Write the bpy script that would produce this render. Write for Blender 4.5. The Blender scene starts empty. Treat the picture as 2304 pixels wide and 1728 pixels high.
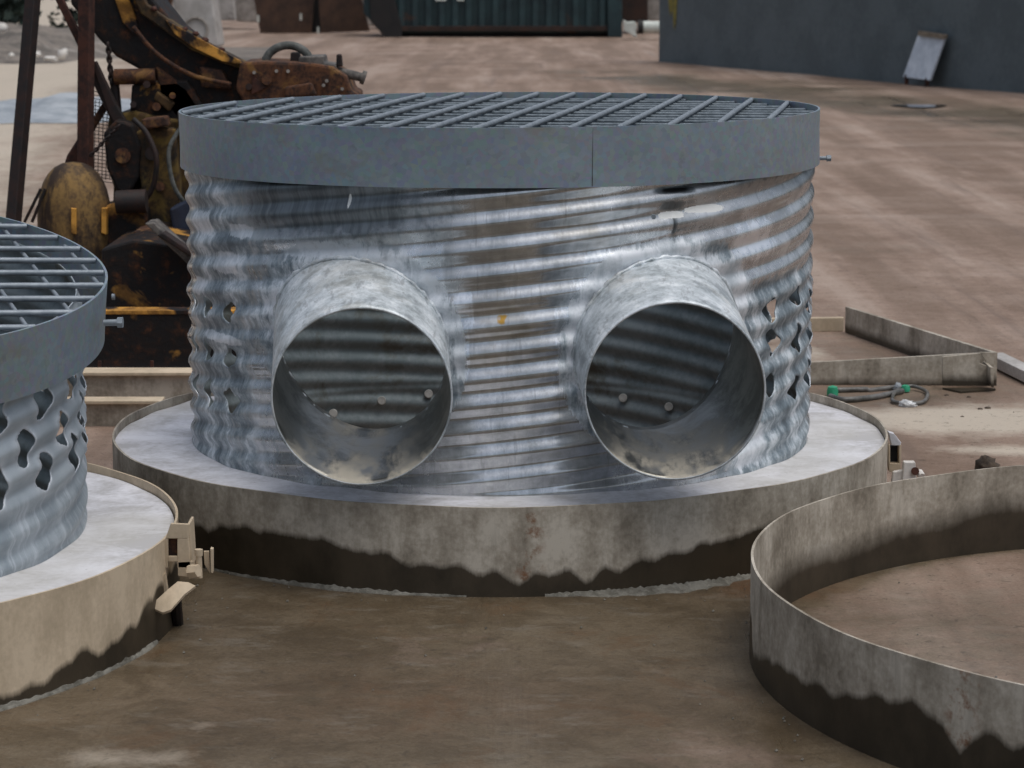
import bpy, bmesh, math, random
import numpy as np
from mathutils import Vector, Matrix, noise as mnoise
PI = math.pi
R_ = math.radians
random.seed(7)
rng = np.random.default_rng(5)
SC = bpy.context.scene
COL = SC.collection

# ------------------------------------------------------------------ camera, light, exposure
CX, CY, CZ = 0.0361, -7.3747, 1.5895
PITCH = 0.1651
FPX = 5640.4                         # focal length in photograph pixels (2304 wide)
cam_d = bpy.data.cameras.new('camera')
cam_d.sensor_width = 36.0
cam_d.lens = 36.0 * FPX / 2304.0
cam_d.clip_start = 0.1
cam_d.clip_end = 900.0
cam_d.dof.use_dof = True
cam_d.dof.focus_distance = 6.5
cam_d.dof.aperture_fstop = 9.0
cam = bpy.data.objects.new('camera', cam_d)
COL.objects.link(cam)
cam.location = (CX, CY, CZ)
cam.rotation_euler = (PI/2 - PITCH, 0, 0)
SC.camera = cam

SUN_EL, SUN_ROT = R_(73), R_(125)
world = bpy.data.worlds.new('World')
SC.world = world
world.use_nodes = True
wn = world.node_tree
wbg = wn.nodes['Background']
sky = wn.nodes.new('ShaderNodeTexSky')
sky.sky_type = 'NISHITA'
sky.sun_disc = False
sky.sun_elevation = SUN_EL
sky.sun_rotation = SUN_ROT
sky.air_density = 1.0
sky.dust_density = 6.0
sky.ozone_density = 1.0
hs = wn.nodes.new('ShaderNodeHueSaturation')
hs.inputs['Saturation'].default_value = 0.62          # thin overcast: less blue than a clear sky
wn.links.new(sky.outputs[0], hs.inputs['Color'])
ct = wn.nodes.new('ShaderNodeMix'); ct.data_type = 'RGBA'; ct.blend_type = 'MULTIPLY'
ct.inputs[0].default_value = 1.0; ct.inputs[7].default_value = (0.95, 0.99, 1.01, 1)   # cloud veil
wn.links.new(hs.outputs[0], ct.inputs[6]); wn.links.new(ct.outputs[2], wbg.inputs['Color'])
wbg.inputs['Strength'].default_value = 0.12

sun_d = bpy.data.lights.new('sun', 'SUN')
sun_d.energy = 0.5
sun_d.angle = R_(45)
sun_d.color = (1.0, 0.95, 0.88)
sun = bpy.data.objects.new('sun', sun_d)
COL.objects.link(sun)
sd = Vector((math.cos(SUN_EL)*math.sin(SUN_ROT), math.cos(SUN_EL)*math.cos(SUN_ROT), math.sin(SUN_EL)))
sun.rotation_euler = (-sd).to_track_quat('-Z', 'Y').to_euler()
sun.location = (0, 0, 20)

SC.view_settings.view_transform = 'Standard'
SC.view_settings.look = 'None'
SC.view_settings.exposure = 0.0
SC.view_settings.gamma = 1.0

# ------------------------------------------------------------------ survey helpers (photograph pixel -> real point at a known depth)
_c, _s = math.cos(PITCH), math.sin(PITCH)
def ray(u, v):
    a = (u-1152)/FPX; b = (864-v)/FPX
    return Vector((a, _c+b*_s, -_s+b*_c))
def G(u, v, z=0.0):
    r = ray(u, v); t = (z-CZ)/r.z
    return Vector((CX+t*r.x, CY+t*r.y, z))
def P(u, v, y):
    r = ray(u, v); t = (y-CY)/r.y
    return Vector((CX+t*r.x, y, CZ+t*r.z))
def on_cyl(u, v, cx, cy, rad, far=False):
    r = ray(u, v); ox, oy = CX-cx, CY-cy
    a = r.x**2+r.y**2; b = 2*(ox*r.x+oy*r.y); c = ox*ox+oy*oy-rad*rad
    d = b*b-4*a*c
    if d < 0: d = 0
    t = (-b+(1 if far else -1)*math.sqrt(d))/2/a
    p = Vector((ox+t*r.x, oy+t*r.y, CZ+t*r.z))
    return math.degrees(math.atan2(p.y, p.x)), p.z

# ------------------------------------------------------------------ object helpers
def tag(o, label=None, cat=None, group=None, kind=None):
    if label: o['label'] = label
    if cat: o['category'] = cat
    if group: o['group'] = group
    if kind: o['kind'] = kind
    return o
def thing(name, loc, label, cat, group=None):
    o = bpy.data.objects.new(name, None)
    COL.objects.link(o); o.location = loc; o.empty_display_size = .1
    return tag(o, label, cat, group)

class MB:
    def __init__(s): s.v = []; s.f = []
    def add(s, vs, fs):
        n = len(s.v); s.v += [tuple(v) for v in vs]; s.f += [tuple(i+n for i in f) for f in fs]; return s
    def box(s, c, d, rz=0.0, M=None):
        M = M or Matrix.Rotation(rz, 3, 'Z')
        c = Vector(c); vs = []
        for k in range(8):
            q = Vector(((-.5 if k & 1 == 0 else .5)*d[0], (-.5 if k & 2 == 0 else .5)*d[1], (-.5 if k & 4 == 0 else .5)*d[2]))
            vs.append(c + M @ q)
        return s.add(vs, [(0,2,3,1),(4,5,7,6),(0,1,5,4),(2,6,7,3),(0,4,6,2),(1,3,7,5)])
    def bar(s, a, b, w, h, up=(0,0,1)):
        a, b = Vector(a), Vector(b); d = b-a; L = d.length; d.normalize()
        up = Vector(up)
        x = d.cross(up)
        if x.length < 1e-4: x = d.cross(Vector((0,1,0)))
        x.normalize(); z = x.cross(d)
        M = Matrix((x, d, z)).transposed()
        return s.box((a+b)/2, (w, L, h), M=M)
    def tube(s, pts, r, n=10, closed=False, cap=True):
        pts = [Vector(p) for p in pts]; m = len(pts); rr = r if isinstance(r, (list, tuple)) else [r]*m
        rings = []
        px = None
        for i, p in enumerate(pts):
            a = pts[i-1] if (i > 0 or closed) else p
            b = pts[(i+1) % m] if (i < m-1 or closed) else p
            d = (b-a).normalized()
            if px is None:
                px = d.cross(Vector((0,0,1)))
                if px.length < 1e-3: px = d.cross(Vector((0,1,0)))
            px = (px - d*px.dot(d)).normalized()
            py = d.cross(px)
            rings.append([p + rr[i]*(math.cos(2*PI*k/n)*px + math.sin(2*PI*k/n)*py) for k in range(n)])
        vs = [v for R in rings for v in R]; fs = []
        for i in range(m if closed else m-1):
            j = (i+1) % m
            for k in range(n):
                k2 = (k+1) % n
                fs.append((i*n+k, i*n+k2, j*n+k2, j*n+k))
        if cap and not closed:
            fs.append(tuple(range(n-1, -1, -1))); fs.append(tuple((m-1)*n+k for k in range(n)))
        return s.add(vs, fs)
    def lathe(s, prof, c=(0,0,0), n=48, axis='Z', closed=False):
        c = Vector(c); vs = []; m = len(prof)
        for (r, h) in prof:
            for k in range(n):
                t = 2*PI*k/n
                if axis == 'Z': q = Vector((r*math.cos(t), r*math.sin(t), h))
                elif axis == 'Y': q = Vector((r*math.cos(t), h, r*math.sin(t)))
                else: q = Vector((h, r*math.cos(t), r*math.sin(t)))
                vs.append(c+q)
        fs = []
        for i in range(m if closed else m-1):
            j = (i+1) % m
            for k in range(n):
                k2 = (k+1) % n
                fs.append((i*n+k, i*n+k2, j*n+k2, j*n+k))
        return s.add(vs, fs)
    def prism(s, front, back):
        n = len(front)
        fs = [tuple(range(n)), tuple(range(2*n-1, n-1, -1))]
        for i in range(n):
            j = (i+1) % n
            fs.append((i, i+n, j+n, j))
        return s.add(list(front)+list(back), fs)
    def ppx(s, pts, y0, y1):
        """outline surveyed from the photograph at depth y0, given its real thickness to depth y1"""
        fr = [P(u, v, y0) for u, v in pts]
        return s.prism(fr, [Vector((p.x, y1, p.z)) for p in fr])
    def build(s, name, mat, parent=None, smooth=False, bevel=0.0, autos=35, solid=0.0, attrs=None, seg=2):
        me = bpy.data.meshes.new(name)
        off = Vector((0,0,0))
        if parent is not None: off = parent.matrix_basis.translation.copy() if parent.parent is None else (parent.parent.matrix_basis.translation + parent.matrix_basis.translation)
        vs = [(v[0]-off.x, v[1]-off.y, v[2]-off.z) for v in s.v]
        me.from_pydata(vs, [], s.f)
        me.validate(); me.update()
        o = bpy.data.objects.new(name, me); COL.objects.link(o)
        if parent is not None: o.parent = parent
        me.materials.append(mat)
        bm = bmesh.new(); bm.from_mesh(me); bmesh.ops.recalc_face_normals(bm, faces=bm.faces); bm.to_mesh(me); bm.free()
        if attrs:
            for k, arr in attrs.items():
                a = me.attributes.new(k, 'FLOAT', 'POINT'); a.data.foreach_set('value', np.asarray(arr, dtype=np.float32))
        if smooth:
            me.shade_smooth()
            if autos: me.set_sharp_from_angle(angle=R_(autos))
        if solid:
            m = o.modifiers.new('thickness', 'SOLIDIFY'); m.thickness = solid; m.offset = 0
        if bevel:
            m = o.modifiers.new('bevel', 'BEVEL'); m.width = bevel; m.segments = seg; m.limit_method = 'ANGLE'; m.angle_limit = R_(40)
        return o
def solo(o, label, cat, group=None):
    """make a mesh top-level thing: its origin moves to its base centre"""
    me = o.data
    co = np.empty(len(me.vertices)*3); me.vertices.foreach_get('co', co); co = co.reshape(-1, 3)
    c = (co.min(0)+co.max(0))/2; c[2] = co[:,2].min()
    co -= c; me.vertices.foreach_set('co', co.ravel()); me.update()
    o.location = c
    return tag(o, label, cat, group)

# ------------------------------------------------------------------ materials
def smoothpath(pts, k=8, closed=False):
    out = []; m = len(pts); pts = [Vector(p) for p in pts]
    for i in range(m if closed else m-1):
        p0 = pts[i-1] if (i > 0 or closed) else pts[i]; p1 = pts[i]; p2 = pts[(i+1) % m]; p3 = pts[(i+2) % m] if (i+2 < m or closed) else p2
        for j in range(k):
            t = j/k
            out.append(.5*((2*p1)+(p2-p0)*t+(2*p0-5*p1+4*p2-p3)*t*t+(3*p1-p0-3*p2+p3)*t*t*t))
    if not closed: out.append(pts[-1])
    return out
class NT:
    def __init__(s, name):
        s.m = bpy.data.materials.new(name); s.m.use_nodes = True
        s.t = s.m.node_tree; s.n = s.t.nodes; s.b = s.n['Principled BSDF']
        s.tc = s.n.new('ShaderNodeTexCoord')
    def L(s, a, b): s.t.links.new(a, b)
    def inp(s, node, key, val):
        if val is None: return
        i = node.inputs[key]
        if hasattr(val, 'links') or isinstance(val, bpy.types.NodeSocket): s.L(val, i)
        else: i.default_value = val
    def co(s, kind='Object', scale=(1,1,1), rot=(0,0,0)):
        mp = s.n.new('ShaderNodeMapping'); s.L(s.tc.outputs[kind], mp.inputs[0])
        mp.inputs['Scale'].default_value = scale; mp.inputs['Rotation'].default_value = rot
        return mp.outputs[0]
    def world(s, scale=(1,1,1), rot=(0,0,0)):
        g = s.n.new('ShaderNodeNewGeometry'); mp = s.n.new('ShaderNodeMapping'); s.L(g.outputs['Position'], mp.inputs[0])
        mp.inputs['Scale'].default_value = scale; mp.inputs['Rotation'].default_value = rot
        return mp.outputs[0]
    def noise(s, vec, scale, detail=6, rough=.55, dist=0.0):
        n = s.n.new('ShaderNodeTexNoise'); s.L(vec, n.inputs['Vector'])
        n.inputs['Scale'].default_value = scale; n.inputs['Detail'].default_value = detail
        n.inputs['Roughness'].default_value = rough; n.inputs['Distortion'].default_value = dist
        return n.outputs['Fac']
    def vor(s, vec, scale, feat='F1', out='Distance'):
        n = s.n.new('ShaderNodeTexVoronoi'); s.L(vec, n.inputs['Vector']); n.inputs['Scale'].default_value = scale; n.feature = feat
        return n.outputs[out]
    def ramp(s, fac, stops, interp='LINEAR'):
        r = s.n.new('ShaderNodeValToRGB'); s.L(fac, r.inputs[0]); r.color_ramp.interpolation = interp
        e = r.color_ramp.elements
        while len(e) < len(stops): e.new(.5)
        for i, (p, c) in enumerate(stops):
            e[i].position = p; e[i].color = (c, c, c, 1) if not isinstance(c, tuple) else (c[0], c[1], c[2], 1)
        return r.outputs[0]
    def mix(s, fac, a, b, mode='MIX'):
        m = s.n.new('ShaderNodeMix'); m.data_type = 'RGBA'; m.blend_type = mode
        s.inp(m, 0, fac)
        for k, v in ((6, a), (7, b)):
            if isinstance(v, tuple): v = (v[0], v[1], v[2], 1)
            s.inp(m, k, v)
        return m.outputs[2]
    def math(s, op, a, b=None, clamp=False):
        m = s.n.new('ShaderNodeMath'); m.operation = op; m.use_clamp = clamp
        s.inp(m, 0, a)
        if b is not None: s.inp(m, 1, b)
        return m.outputs[0]
    def mr(s, v, a, b, c=0.0, d=1.0):
        m = s.n.new('ShaderNodeMapRange'); s.L(v, m.inputs[0])
        for i, k in enumerate((a, b, c, d)): m.inputs[i+1].default_value = k
        return m.outputs[0]
    def attr(s, name):
        a = s.n.new('ShaderNodeAttribute'); a.attribute_name = name; return a.outputs['Fac']
    def sep(s, vec):
        x = s.n.new('ShaderNodeSeparateXYZ'); s.L(vec, x.inputs[0]); return x.outputs
    def bump(s, h, strength=.3, dist=.01):
        b = s.n.new('ShaderNodeBump'); s.L(h, b.inputs['Height']); b.inputs['Strength'].default_value = strength; b.inputs['Distance'].default_value = dist
        s.L(b.outputs[0], s.b.inputs['Normal']); return b
    def out(s, color, rough=.6, metal=0.0, spec=None):
        if isinstance(color, tuple): color = (color[0], color[1], color[2], 1)
        s.inp(s.b, 'Base Color', color); s.inp(s.b, 'Roughness', rough); s.inp(s.b, 'Metallic', metal)
        if spec is not None: s.b.inputs['Specular IOR Level'].default_value = spec
        return s.m

def mottled(name, c1, c2, scale=8, rough=.7, metal=0.0, bump=.2, bd=.004, c3=None, t3=.62, stretch=(1,1,1), fine=60):
    t = NT(name); v = t.co('Object', stretch)
    n1 = t.noise(v, scale, 8, .65); n2 = t.noise(t.co(), fine, 4, .6)
    f = t.math('ADD', t.math('MULTIPLY', n1, .7), t.math('MULTIPLY', n2, .3))
    col = t.ramp(f, [(.42, c1), (.58, c2)])
    if c3 is not None:
        m = t.noise(v, scale*.6, 7, .7, .4)
        col = t.mix(t.mr(m, t3-.03, t3+.05), col, c3)
    t.bump(f, bump, bd)
    return t.out(col, t.mr(n1, .3, .7, rough-.1, rough+.1), metal)

# galvanised sheet on the lid bands
def m_band():
    t = NT('galvanised_band'); v = t.co()
    n1 = t.noise(v, 2.2, 5, .6); n2 = t.noise(v, 90, 3, .6); n3 = t.vor(v, 70, 'F1', 'Color')
    col = t.ramp(n1, [(.3, (.25, .305, .35)), (.7, (.34, .40, .45))])
    col = t.mix(.10, col, n3, 'OVERLAY')
    st = t.noise(t.co('Object', (1.3, 1.3, 3.0)), 1.6, 7, .65)
    col = t.mix(t.mr(st, .53, .62, 0, .5), col, (.29, .26, .20))  # warm dirt smears, strengthened to paint in ochre reflections
    sp = t.noise(v, 26, 4, .6)
    col = t.mix(t.mr(sp, .64, .70, 0, .3), col, (.17, .17, .165))
    t.bump(t.noise(v, 3, 4), .22, .03)
    return t.out(col, t.mr(n2, .3, .7, .48, .62), .55)
def m_bar():
    t = NT('galvanised_bar'); v = t.co(); n1 = t.noise(v, 30, 5, .6)
    col = t.ramp(n1, [(.3, (.20, .235, .27)), (.7, (.33, .37, .41))])
    t.bump(n1, .2, .003)
    return t.out(col, .55, .4)
def m_pipe(name, amt=1.0, even=False):
    t = NT(name)
    zo = t.sep(t.co())[2]
    def cyl(su, sz):
        c = t.n.new('ShaderNodeCombineXYZ'); t.L(t.math('MULTIPLY', t.attr('arc'), su), c.inputs[0]); t.L(t.math('MULTIPLY', zo, sz), c.inputs[2])
        return c.outputs[0]
    v = cyl(1, 1)
    streak = t.noise(cyl(1, .10), 46, 6, .72)
    blot = t.math('ADD', t.math('MULTIPLY', t.noise(cyl(1, .9), 10, 8, .72), .80), t.math('MULTIPLY', streak, .20))
    patch = t.noise(cyl(1, .9), 4.5, 6, .7)
    dirt = t.noise(cyl(1, 2.2), 3.0, 7, .65)
    # bare shiny zinc
    bare = t.ramp(blot, [(.38, (.36, .38, .39)), (.5, (.54, .56, .58)), (.62, (.74, .76, .78))])
    bare = t.mix(t.mr(streak, .55, .64, 0, .45), bare, (.22, .23, .24))
    bare = t.mix(t.mr(dirt, .52, .62, 0, .35), bare, (.38, .34, .26))
    # sprayed and brushed zinc paint
    paint = t.ramp(blot, [(.40, (.13, .165, .19)), (.47, (.24, .29, .325)), (.53, (.42, .48, .52)), (.59, (.76, .81, .85))])
    paint = t.mix(t.mr(streak, .54, .64, 0, .30), paint, (.66, .69, .74))
    if even:
        paint = t.ramp(t.noise(v, 5, 5, .6), [(.40, (.33, .38, .42)), (.60, (.44, .495, .54))])
        low = t.mr(zo, .40, .34)
        paint = t.mix(t.math('MULTIPLY', low, t.mr(streak, .53, .62, 0, .5)), paint, (.62, .67, .72))
        paint = t.mix(t.math('MULTIPLY', low, t.mr(blot, .44, .54, .45, 0)), paint, (.20, .245, .285))
    pa = t.attr('paint')
    f = t.math('ADD', t.math('MULTIPLY', pa, 1.25*amt), t.math('ADD', t.math('MULTIPLY', streak, .9), t.math('MULTIPLY', patch, 1.1)))
    f = t.mr(f, 1.38, 1.58)
    col = t.mix(f, bare, paint)
    rust = t.noise(v, 9, 5, .6)
    col = t.mix(t.math('MULTIPLY', t.mr(rust, .735, .76, 0, .8), t.math('SUBTRACT', 1.0, f)), col, (.45, .26, .08))
    brush = t.noise(cyl(1, .30), 20, 8, .78)
    wf = t.math('ADD', t.attr('white'), t.math('MULTIPLY', t.math('SUBTRACT', brush, .5), 2.4))
    wf = t.math('MULTIPLY', t.mr(wf, .26, .46, 0, .95), t.mr(t.attr('white'), .02, .2))
    wcol = t.ramp(blot, [(.42, (.52, .57, .61)), (.56, (.88, .91, .95))])
    col = t.mix(wf, col, wcol)
    du = t.math('ADD', t.attr('dull_shade'), t.math('MULTIPLY', t.math('SUBTRACT', blot, .5), 2.2))  # matte grey metal together with painted shade below the lid
    duf = t.math('MULTIPLY', t.mr(du, .35, .8), t.mr(t.attr('dull_shade'), .0, .3))
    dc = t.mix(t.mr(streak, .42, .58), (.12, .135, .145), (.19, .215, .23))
    dc = t.mix(t.mr(t.attr('dull_shade'), 1.0, 1.4), dc, (.012, .012, .012))  # near black for the painted gap below the lid
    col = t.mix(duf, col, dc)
    dbf = t.mr(t.math('ADD', t.attr('dab'), t.math('MULTIPLY', t.math('SUBTRACT', blot, .5), 2.0)), .45, .6)
    dbf = t.math('MULTIPLY', dbf, t.mr(t.attr('dab'), .1, .3))
    col = t.mix(dbf, col, (.85, .86, .84))
    col = t.mix(t.mr(t.math('MULTIPLY', t.attr('ochre'), t.mr(rust, .40, .52)), .3, .6), col, (.55, .32, .07))
    lp = t.attr('lip')
    col = t.mix(t.math('MULTIPLY', lp, t.mr(blot, .35, .6, .3, 1.0)), col, (.70, .73, .78))
    rough = t.mix(f, t.mr(blot, .42, .58, .20, .34), (.52, .52, .52))
    gl = t.attr('gloss')
    rough = t.mix(t.math('MULTIPLY', gl, t.math('SUBTRACT', 1.0, f)), rough, (.15, .15, .15))
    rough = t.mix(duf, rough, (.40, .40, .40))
    met = t.mix(f, t.mix(gl, (.74, .74, .74), (.86, .86, .86)), (.30, .30, .30)); met = t.mix(dbf, met, (0, 0, 0))
    t.bump(t.math('ADD', t.math('MULTIPLY', blot, .7), t.math('MULTIPLY', streak, .25)), .10, .005)
    return t.out(col, rough, met)
def m_stub():
    t = NT('zinc_painted_stub'); v = t.co()
    n1 = t.noise(v, 11, 9, .75, .1); n2 = t.noise(t.co('Object', (1, .25, 1)), 34, 6, .7); n3 = t.noise(v, 4, 6, .7)
    col = t.ramp(n1, [(.40, (.34, .38, .41)), (.46, (.52, .57, .60)), (.54, (.68, .73, .77)), (.62, (.86, .90, .93))])
    col = t.mix(t.mr(n2, .55, .64, 0, .5), col, (.22, .24, .26))
    col = t.mix(t.mr(n3, .52, .62, 0, .3), col, (.44, .41, .34))
    t.bump(n2, .15, .004)
    return t.out(col, t.mr(n1, .3, .7, .42, .6), .3)
def m_slab():
    t = NT('fresh_concrete'); v = t.co()
    n1 = t.noise(v, 5, 8, .65, .4); n2 = t.noise(v, 55, 5, .6); n3 = t.noise(v, 1.7, 3)
    f = t.math('ADD', t.math('MULTIPLY', n1, .75), t.math('MULTIPLY', n2, .25))
    col = t.ramp(f, [(.40, (.50, .495, .51)), (.5, (.66, .66, .70)), (.60, (.80, .805, .86))])
    col = t.mix(t.mr(n3, .5, .7, 0, .5), col, (.50, .48, .43))
    pit = t.vor(v, 26)
    col = t.mix(t.mr(pit, .03, .09, .5, 0), col, (.2, .19, .18))
    t.bump(f, .35, .006)
    return t.out(col, .8, 0)
def m_form(name='form_steel', tint=(1, 1, 1), even=0.0):
    t = NT(name); v = t.co()
    st = t.noise(t.co('Object', (1, 1, .14)), 16, 7, .7)
    n1 = t.noise(t.co('Object', (1, 1, .7)), 6, 8, .65); n2 = t.noise(v, 70, 4, .6)
    k = lambda c: tuple(a*b for a, b in zip(c, tint))
    f = t.math('ADD', t.math('ADD', t.math('MULTIPLY', n1, .6), t.math('MULTIPLY', st, .22)), t.math('MULTIPLY', n2, .18))
    col = t.ramp(f, [(.40, k((.21, .18, .138))), (.5, k((.39, .345, .28))), (.58, k((.56, .51, .43)))])
    col = t.mix(t.mr(st, .56, .66, 0, .4), col, k((.19, .165, .125)))
    if even: col = t.mix(even, col, k((.42, .385, .31)))
    rs = t.math('MULTIPLY', t.attr('rust'), t.mr(t.noise(v, 26, 5, .7), .50, .64))
    col = t.mix(rs, col, (.20, .085, .035))
    # wet zone: below the surveyed tide line
    z = t.sep(t.tc.outputs['Object'])[2]
    wn_ = t.math('MULTIPLY', t.math('SUBTRACT', t.noise(t.co('Object', (1, 1, .25)), 16, 7, .68), .5), .040)
    soft = t.attr('soft')
    d = t.math('SUBTRACT', t.math('ADD', t.attr('wetline'), wn_), z)
    wet = t.math('DIVIDE', d, t.math('ADD', soft, .013), clamp=True)
    wet = t.math('MULTIPLY', wet, 1.0)
    wc = t.mix(t.mr(n1, .4, .6), (.028, .021, .012), (.056, .042, .026))
    col = t.mix(wet, col, wc)
    t.bump(f, .3, .005)
    return t.out(col, t.math('SUBTRACT', .78, t.math('MULTIPLY', wet, .28)), 0.0)
def m_rust(name, yellow=.5, dark=1.0):
    t = NT(name); v = t.co()
    n1 = t.noise(v, 5, 8, .7, .3); n2 = t.noise(v, 18, 7, .7); n3 = t.noise(v, 3.2, 5, .6, .5)
    k = dark
    col = t.ramp(n2, [(.44, (.003*k, .002*k, .003*k)), (.53, (.010*k, .005*k, .004*k)), (.59, (.036*k, .014*k, .007*k)), (.68, (.10*k, .036*k, .013*k))])
    y = t.ramp(n1, [(.42, (.16*k, .075*k, .014*k)), (.56, (.50*k, .25*k, .045*k))])
    col = t.mix(t.mr(n3, yellow, yellow+.05), col, y)
    t.bump(n2, .6, .01)
    return t.out(col, t.mr(n2, .3, .7, .55, .85), .15)

M = {}
M['band'] = m_band(); M['bar'] = m_bar(); M['rod'] = mottled('cross_rod_zinc', (.12,.15,.175), (.21,.25,.285), 30, .7, .2); M['pipe'] = m_pipe('galvanised_pipe'); M['pipe2'] = m_pipe('galvanised_pipe_painted', 1.0, True)
M['pipe_in'] = mottled('dull_shaded_pipe_inside', (.15, .19, .205), (.25, .295, .315), 4, .55, .25, c3=(.11, .115, .10), t3=.56)  # matte inner face, colour also darkened for shade under the grating
def m_stub_in():
    t = NT('stub_lining'); v = t.co(); n1 = t.noise(v, 8, 8, .7, .4); n2 = t.noise(t.co('Object', (1, .3, 1)), 12, 6, .7)
    col = t.ramp(n1, [(.42, (.20, .20, .185)), (.58, (.40, .395, .37))])
    z = t.sep(v)[2]
    silt = t.mr(t.math('ADD', z, t.math('MULTIPLY', t.math('SUBTRACT', n1, .5), .35)), .42, .32)   # dried silt lying in the invert
    silt = t.math('MULTIPLY', silt, t.mr(n2, .40, .55))
    col = t.mix(silt, col, (.50, .46, .38))
    t.bump(n1, .1, .003)
    return t.out(col, t.mix(silt, (.34, .34, .34), (.7, .7, .7)), t.mix(silt, (.9, .9, .9), (.1, .1, .1)))
M['stub_in'] = m_stub_in()
M['anchor'] = mottled('anchor_end', (.36, .36, .35), (.50, .50, .48), 30, .7)
M['stub'] = m_stub(); M['slab'] = m_slab(); M['form'] = m_form(); M['form2'] = m_form('form_steel_dry', (1.36, 1.22, 1.08), .55)
M['rust_dark'] = m_rust('rust_dark', .60, .95); M['rust_mid'] = mottled('rust_mid', (.022, .009, .006), (.115, .046, .020), 15, .85, c3=(.20, .10, .03), t3=.56, bump=.6); M['rust_yellow'] = mottled('rust_yellow', (.012, .008, .004), (.085, .045, .014), 10, .85, c3=(.13, .082, .018), t3=.53, bump=.5); M['yellow'] = m_rust('yellow_worn', .42, 1.5)
M['rust_red'] = mottled('rust_red', (.022, .008, .006), (.075, .026, .016), 14, .8)
M['black_steel'] = mottled('black_steel', (.008, .006, .006), (.028, .012, .009), 14, .7)
M['grey_steel'] = mottled('grey_steel', (.05, .045, .042), (.16, .145, .13), 16, .7)
M['wall'] = mottled('painted_block_wall', (.088, .112, .124), (.122, .150, .164), 1.4, .8, bump=.3, bd=.02, fine=14)
M['paint_yellow'] = mottled('yellow_spray', (.16, .14, .03), (.30, .25, .05), 9, .7)
M['white_board'] = mottled('white_board', (.52, .58, .66), (.68, .74, .82), 6, .6)
M['timber'] = mottled('timber', (.10, .075, .05), (.24, .19, .14), 18, .8)
M['dump'] = mottled('container_green', (.008, .025, .031), (.020, .052, .058), 2.0, .6, c3=(.07, .035, .022), t3=.64)
M['dump_rust'] = mottled('container_rust', (.015, .009, .007), (.045, .022, .015), 3, .8)
M['black'] = mottled('blackened', (.006, .006, .007), (.016, .014, .014), 5, .7)
M['brown_plate'] = mottled('brown_plate', (.040, .022, .015), (.095, .052, .034), 2.2, .8)
M['white_pvc'] = mottled('white_pvc', (.50, .54, .50), (.70, .73, .68), 5, .5)
M['pale_conc'] = mottled('pale_concrete', (.33, .31, .29), (.52, .50, .48), 2.2, .85, c3=(.24, .22, .20), t3=.6)
M['mid_conc'] = mottled('mid_concrete', (.20, .18, .16), (.36, .33, .30), 4, .85)
M['rubble'] = mottled('berm_soil', (.10, .088, .075), (.24, .205, .175), 1.6, .9, bump=.8, bd=.05, c3=(.32, .29, .26), t3=.6, fine=9)
M['plastic'] = mottled('plastic_sheet', (.26, .29, .32), (.42, .45, .48), 3, .5, bump=.5, bd=.03)
M['green'] = mottled('green_plastic', (.02, .28, .14), (.04, .40, .22), 20, .5)
M['clear'] = mottled('clear_hose', (.07, .068, .06), (.16, .155, .145), 22, .35)
M['white_cloth'] = mottled('white_cloth', (.55, .56, .57), (.78, .79, .80), 40, .8)
M['rock'] = mottled('brown_rock', (.035, .025, .018), (.10, .075, .055), 24, .9, bump=.8)
M['white_rock'] = mottled('white_rock', (.5, .47, .44), (.75, .72, .68), 5, .9)
M['leaf'] = mottled('dark_leaf', (.010, .022, .018), (.035, .055, .042), 3, .8)
M['mesh_wire'] = mottled('mesh_wire', (.05, .045, .04), (.14, .12, .10), 30, .6)
M['paste'] = mottled('cement_paste', (.10, .093, .075), (.22, .21, .18), 14, .8, fine=80)
M['hose_grey'] = mottled('grey_hose', (.055, .06, .055), (.13, .135, .125), 20, .6)
M['blue_patch'] = mottled('blue_paint', (.010, .016, .035), (.02, .03, .06), 10, .6)

# ------------------------------------------------------------------ ground: one sheet to the horizon
def vnoise(x, y, sc, seed=0):
    x = x*sc+seed*17.3; y = y*sc-seed*9.1
    xi = np.floor(x); yi = np.floor(y); fx = x-xi; fy = y-yi
    fx = fx*fx*(3-2*fx); fy = fy*fy*(3-2*fy)
    def h(a, b):
        q = np.sin(a*127.1+b*311.7+seed*74.7)*43758.5453; return q-np.floor(q)
    return (h(xi, yi)*(1-fx)+h(xi+1, yi)*fx)*(1-fy)+(h(xi, yi+1)*(1-fx)+h(xi+1, yi+1)*fx)*fy
def fbm(x, y, sc, seed=0, o=4):
    a = 0; w = .5; t = 0
    for i in range(o):
        a = a+w*vnoise(x, y, sc*2**i, seed+i); t += w; w *= .5
    return a/t
def axis(lo, hi, fine_lo, fine_hi, step, grow):
    a = list(np.arange(fine_lo, fine_hi, step)); s = step
    x = a[-1]
    while x < hi: s *= grow; x += s; a.append(x)
    s = step; x = a[0]; b = []
    while x > lo: s *= grow; x -= s; b.append(x)
    return np.array(b[::-1]+a)
UNIT1 = (0.0, 0.0); UNIT2 = (-1.932, -1.388); RING = (1.846, -1.805)
RF1, RF2, RR = 1.148, 1.140, 1.26
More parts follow.
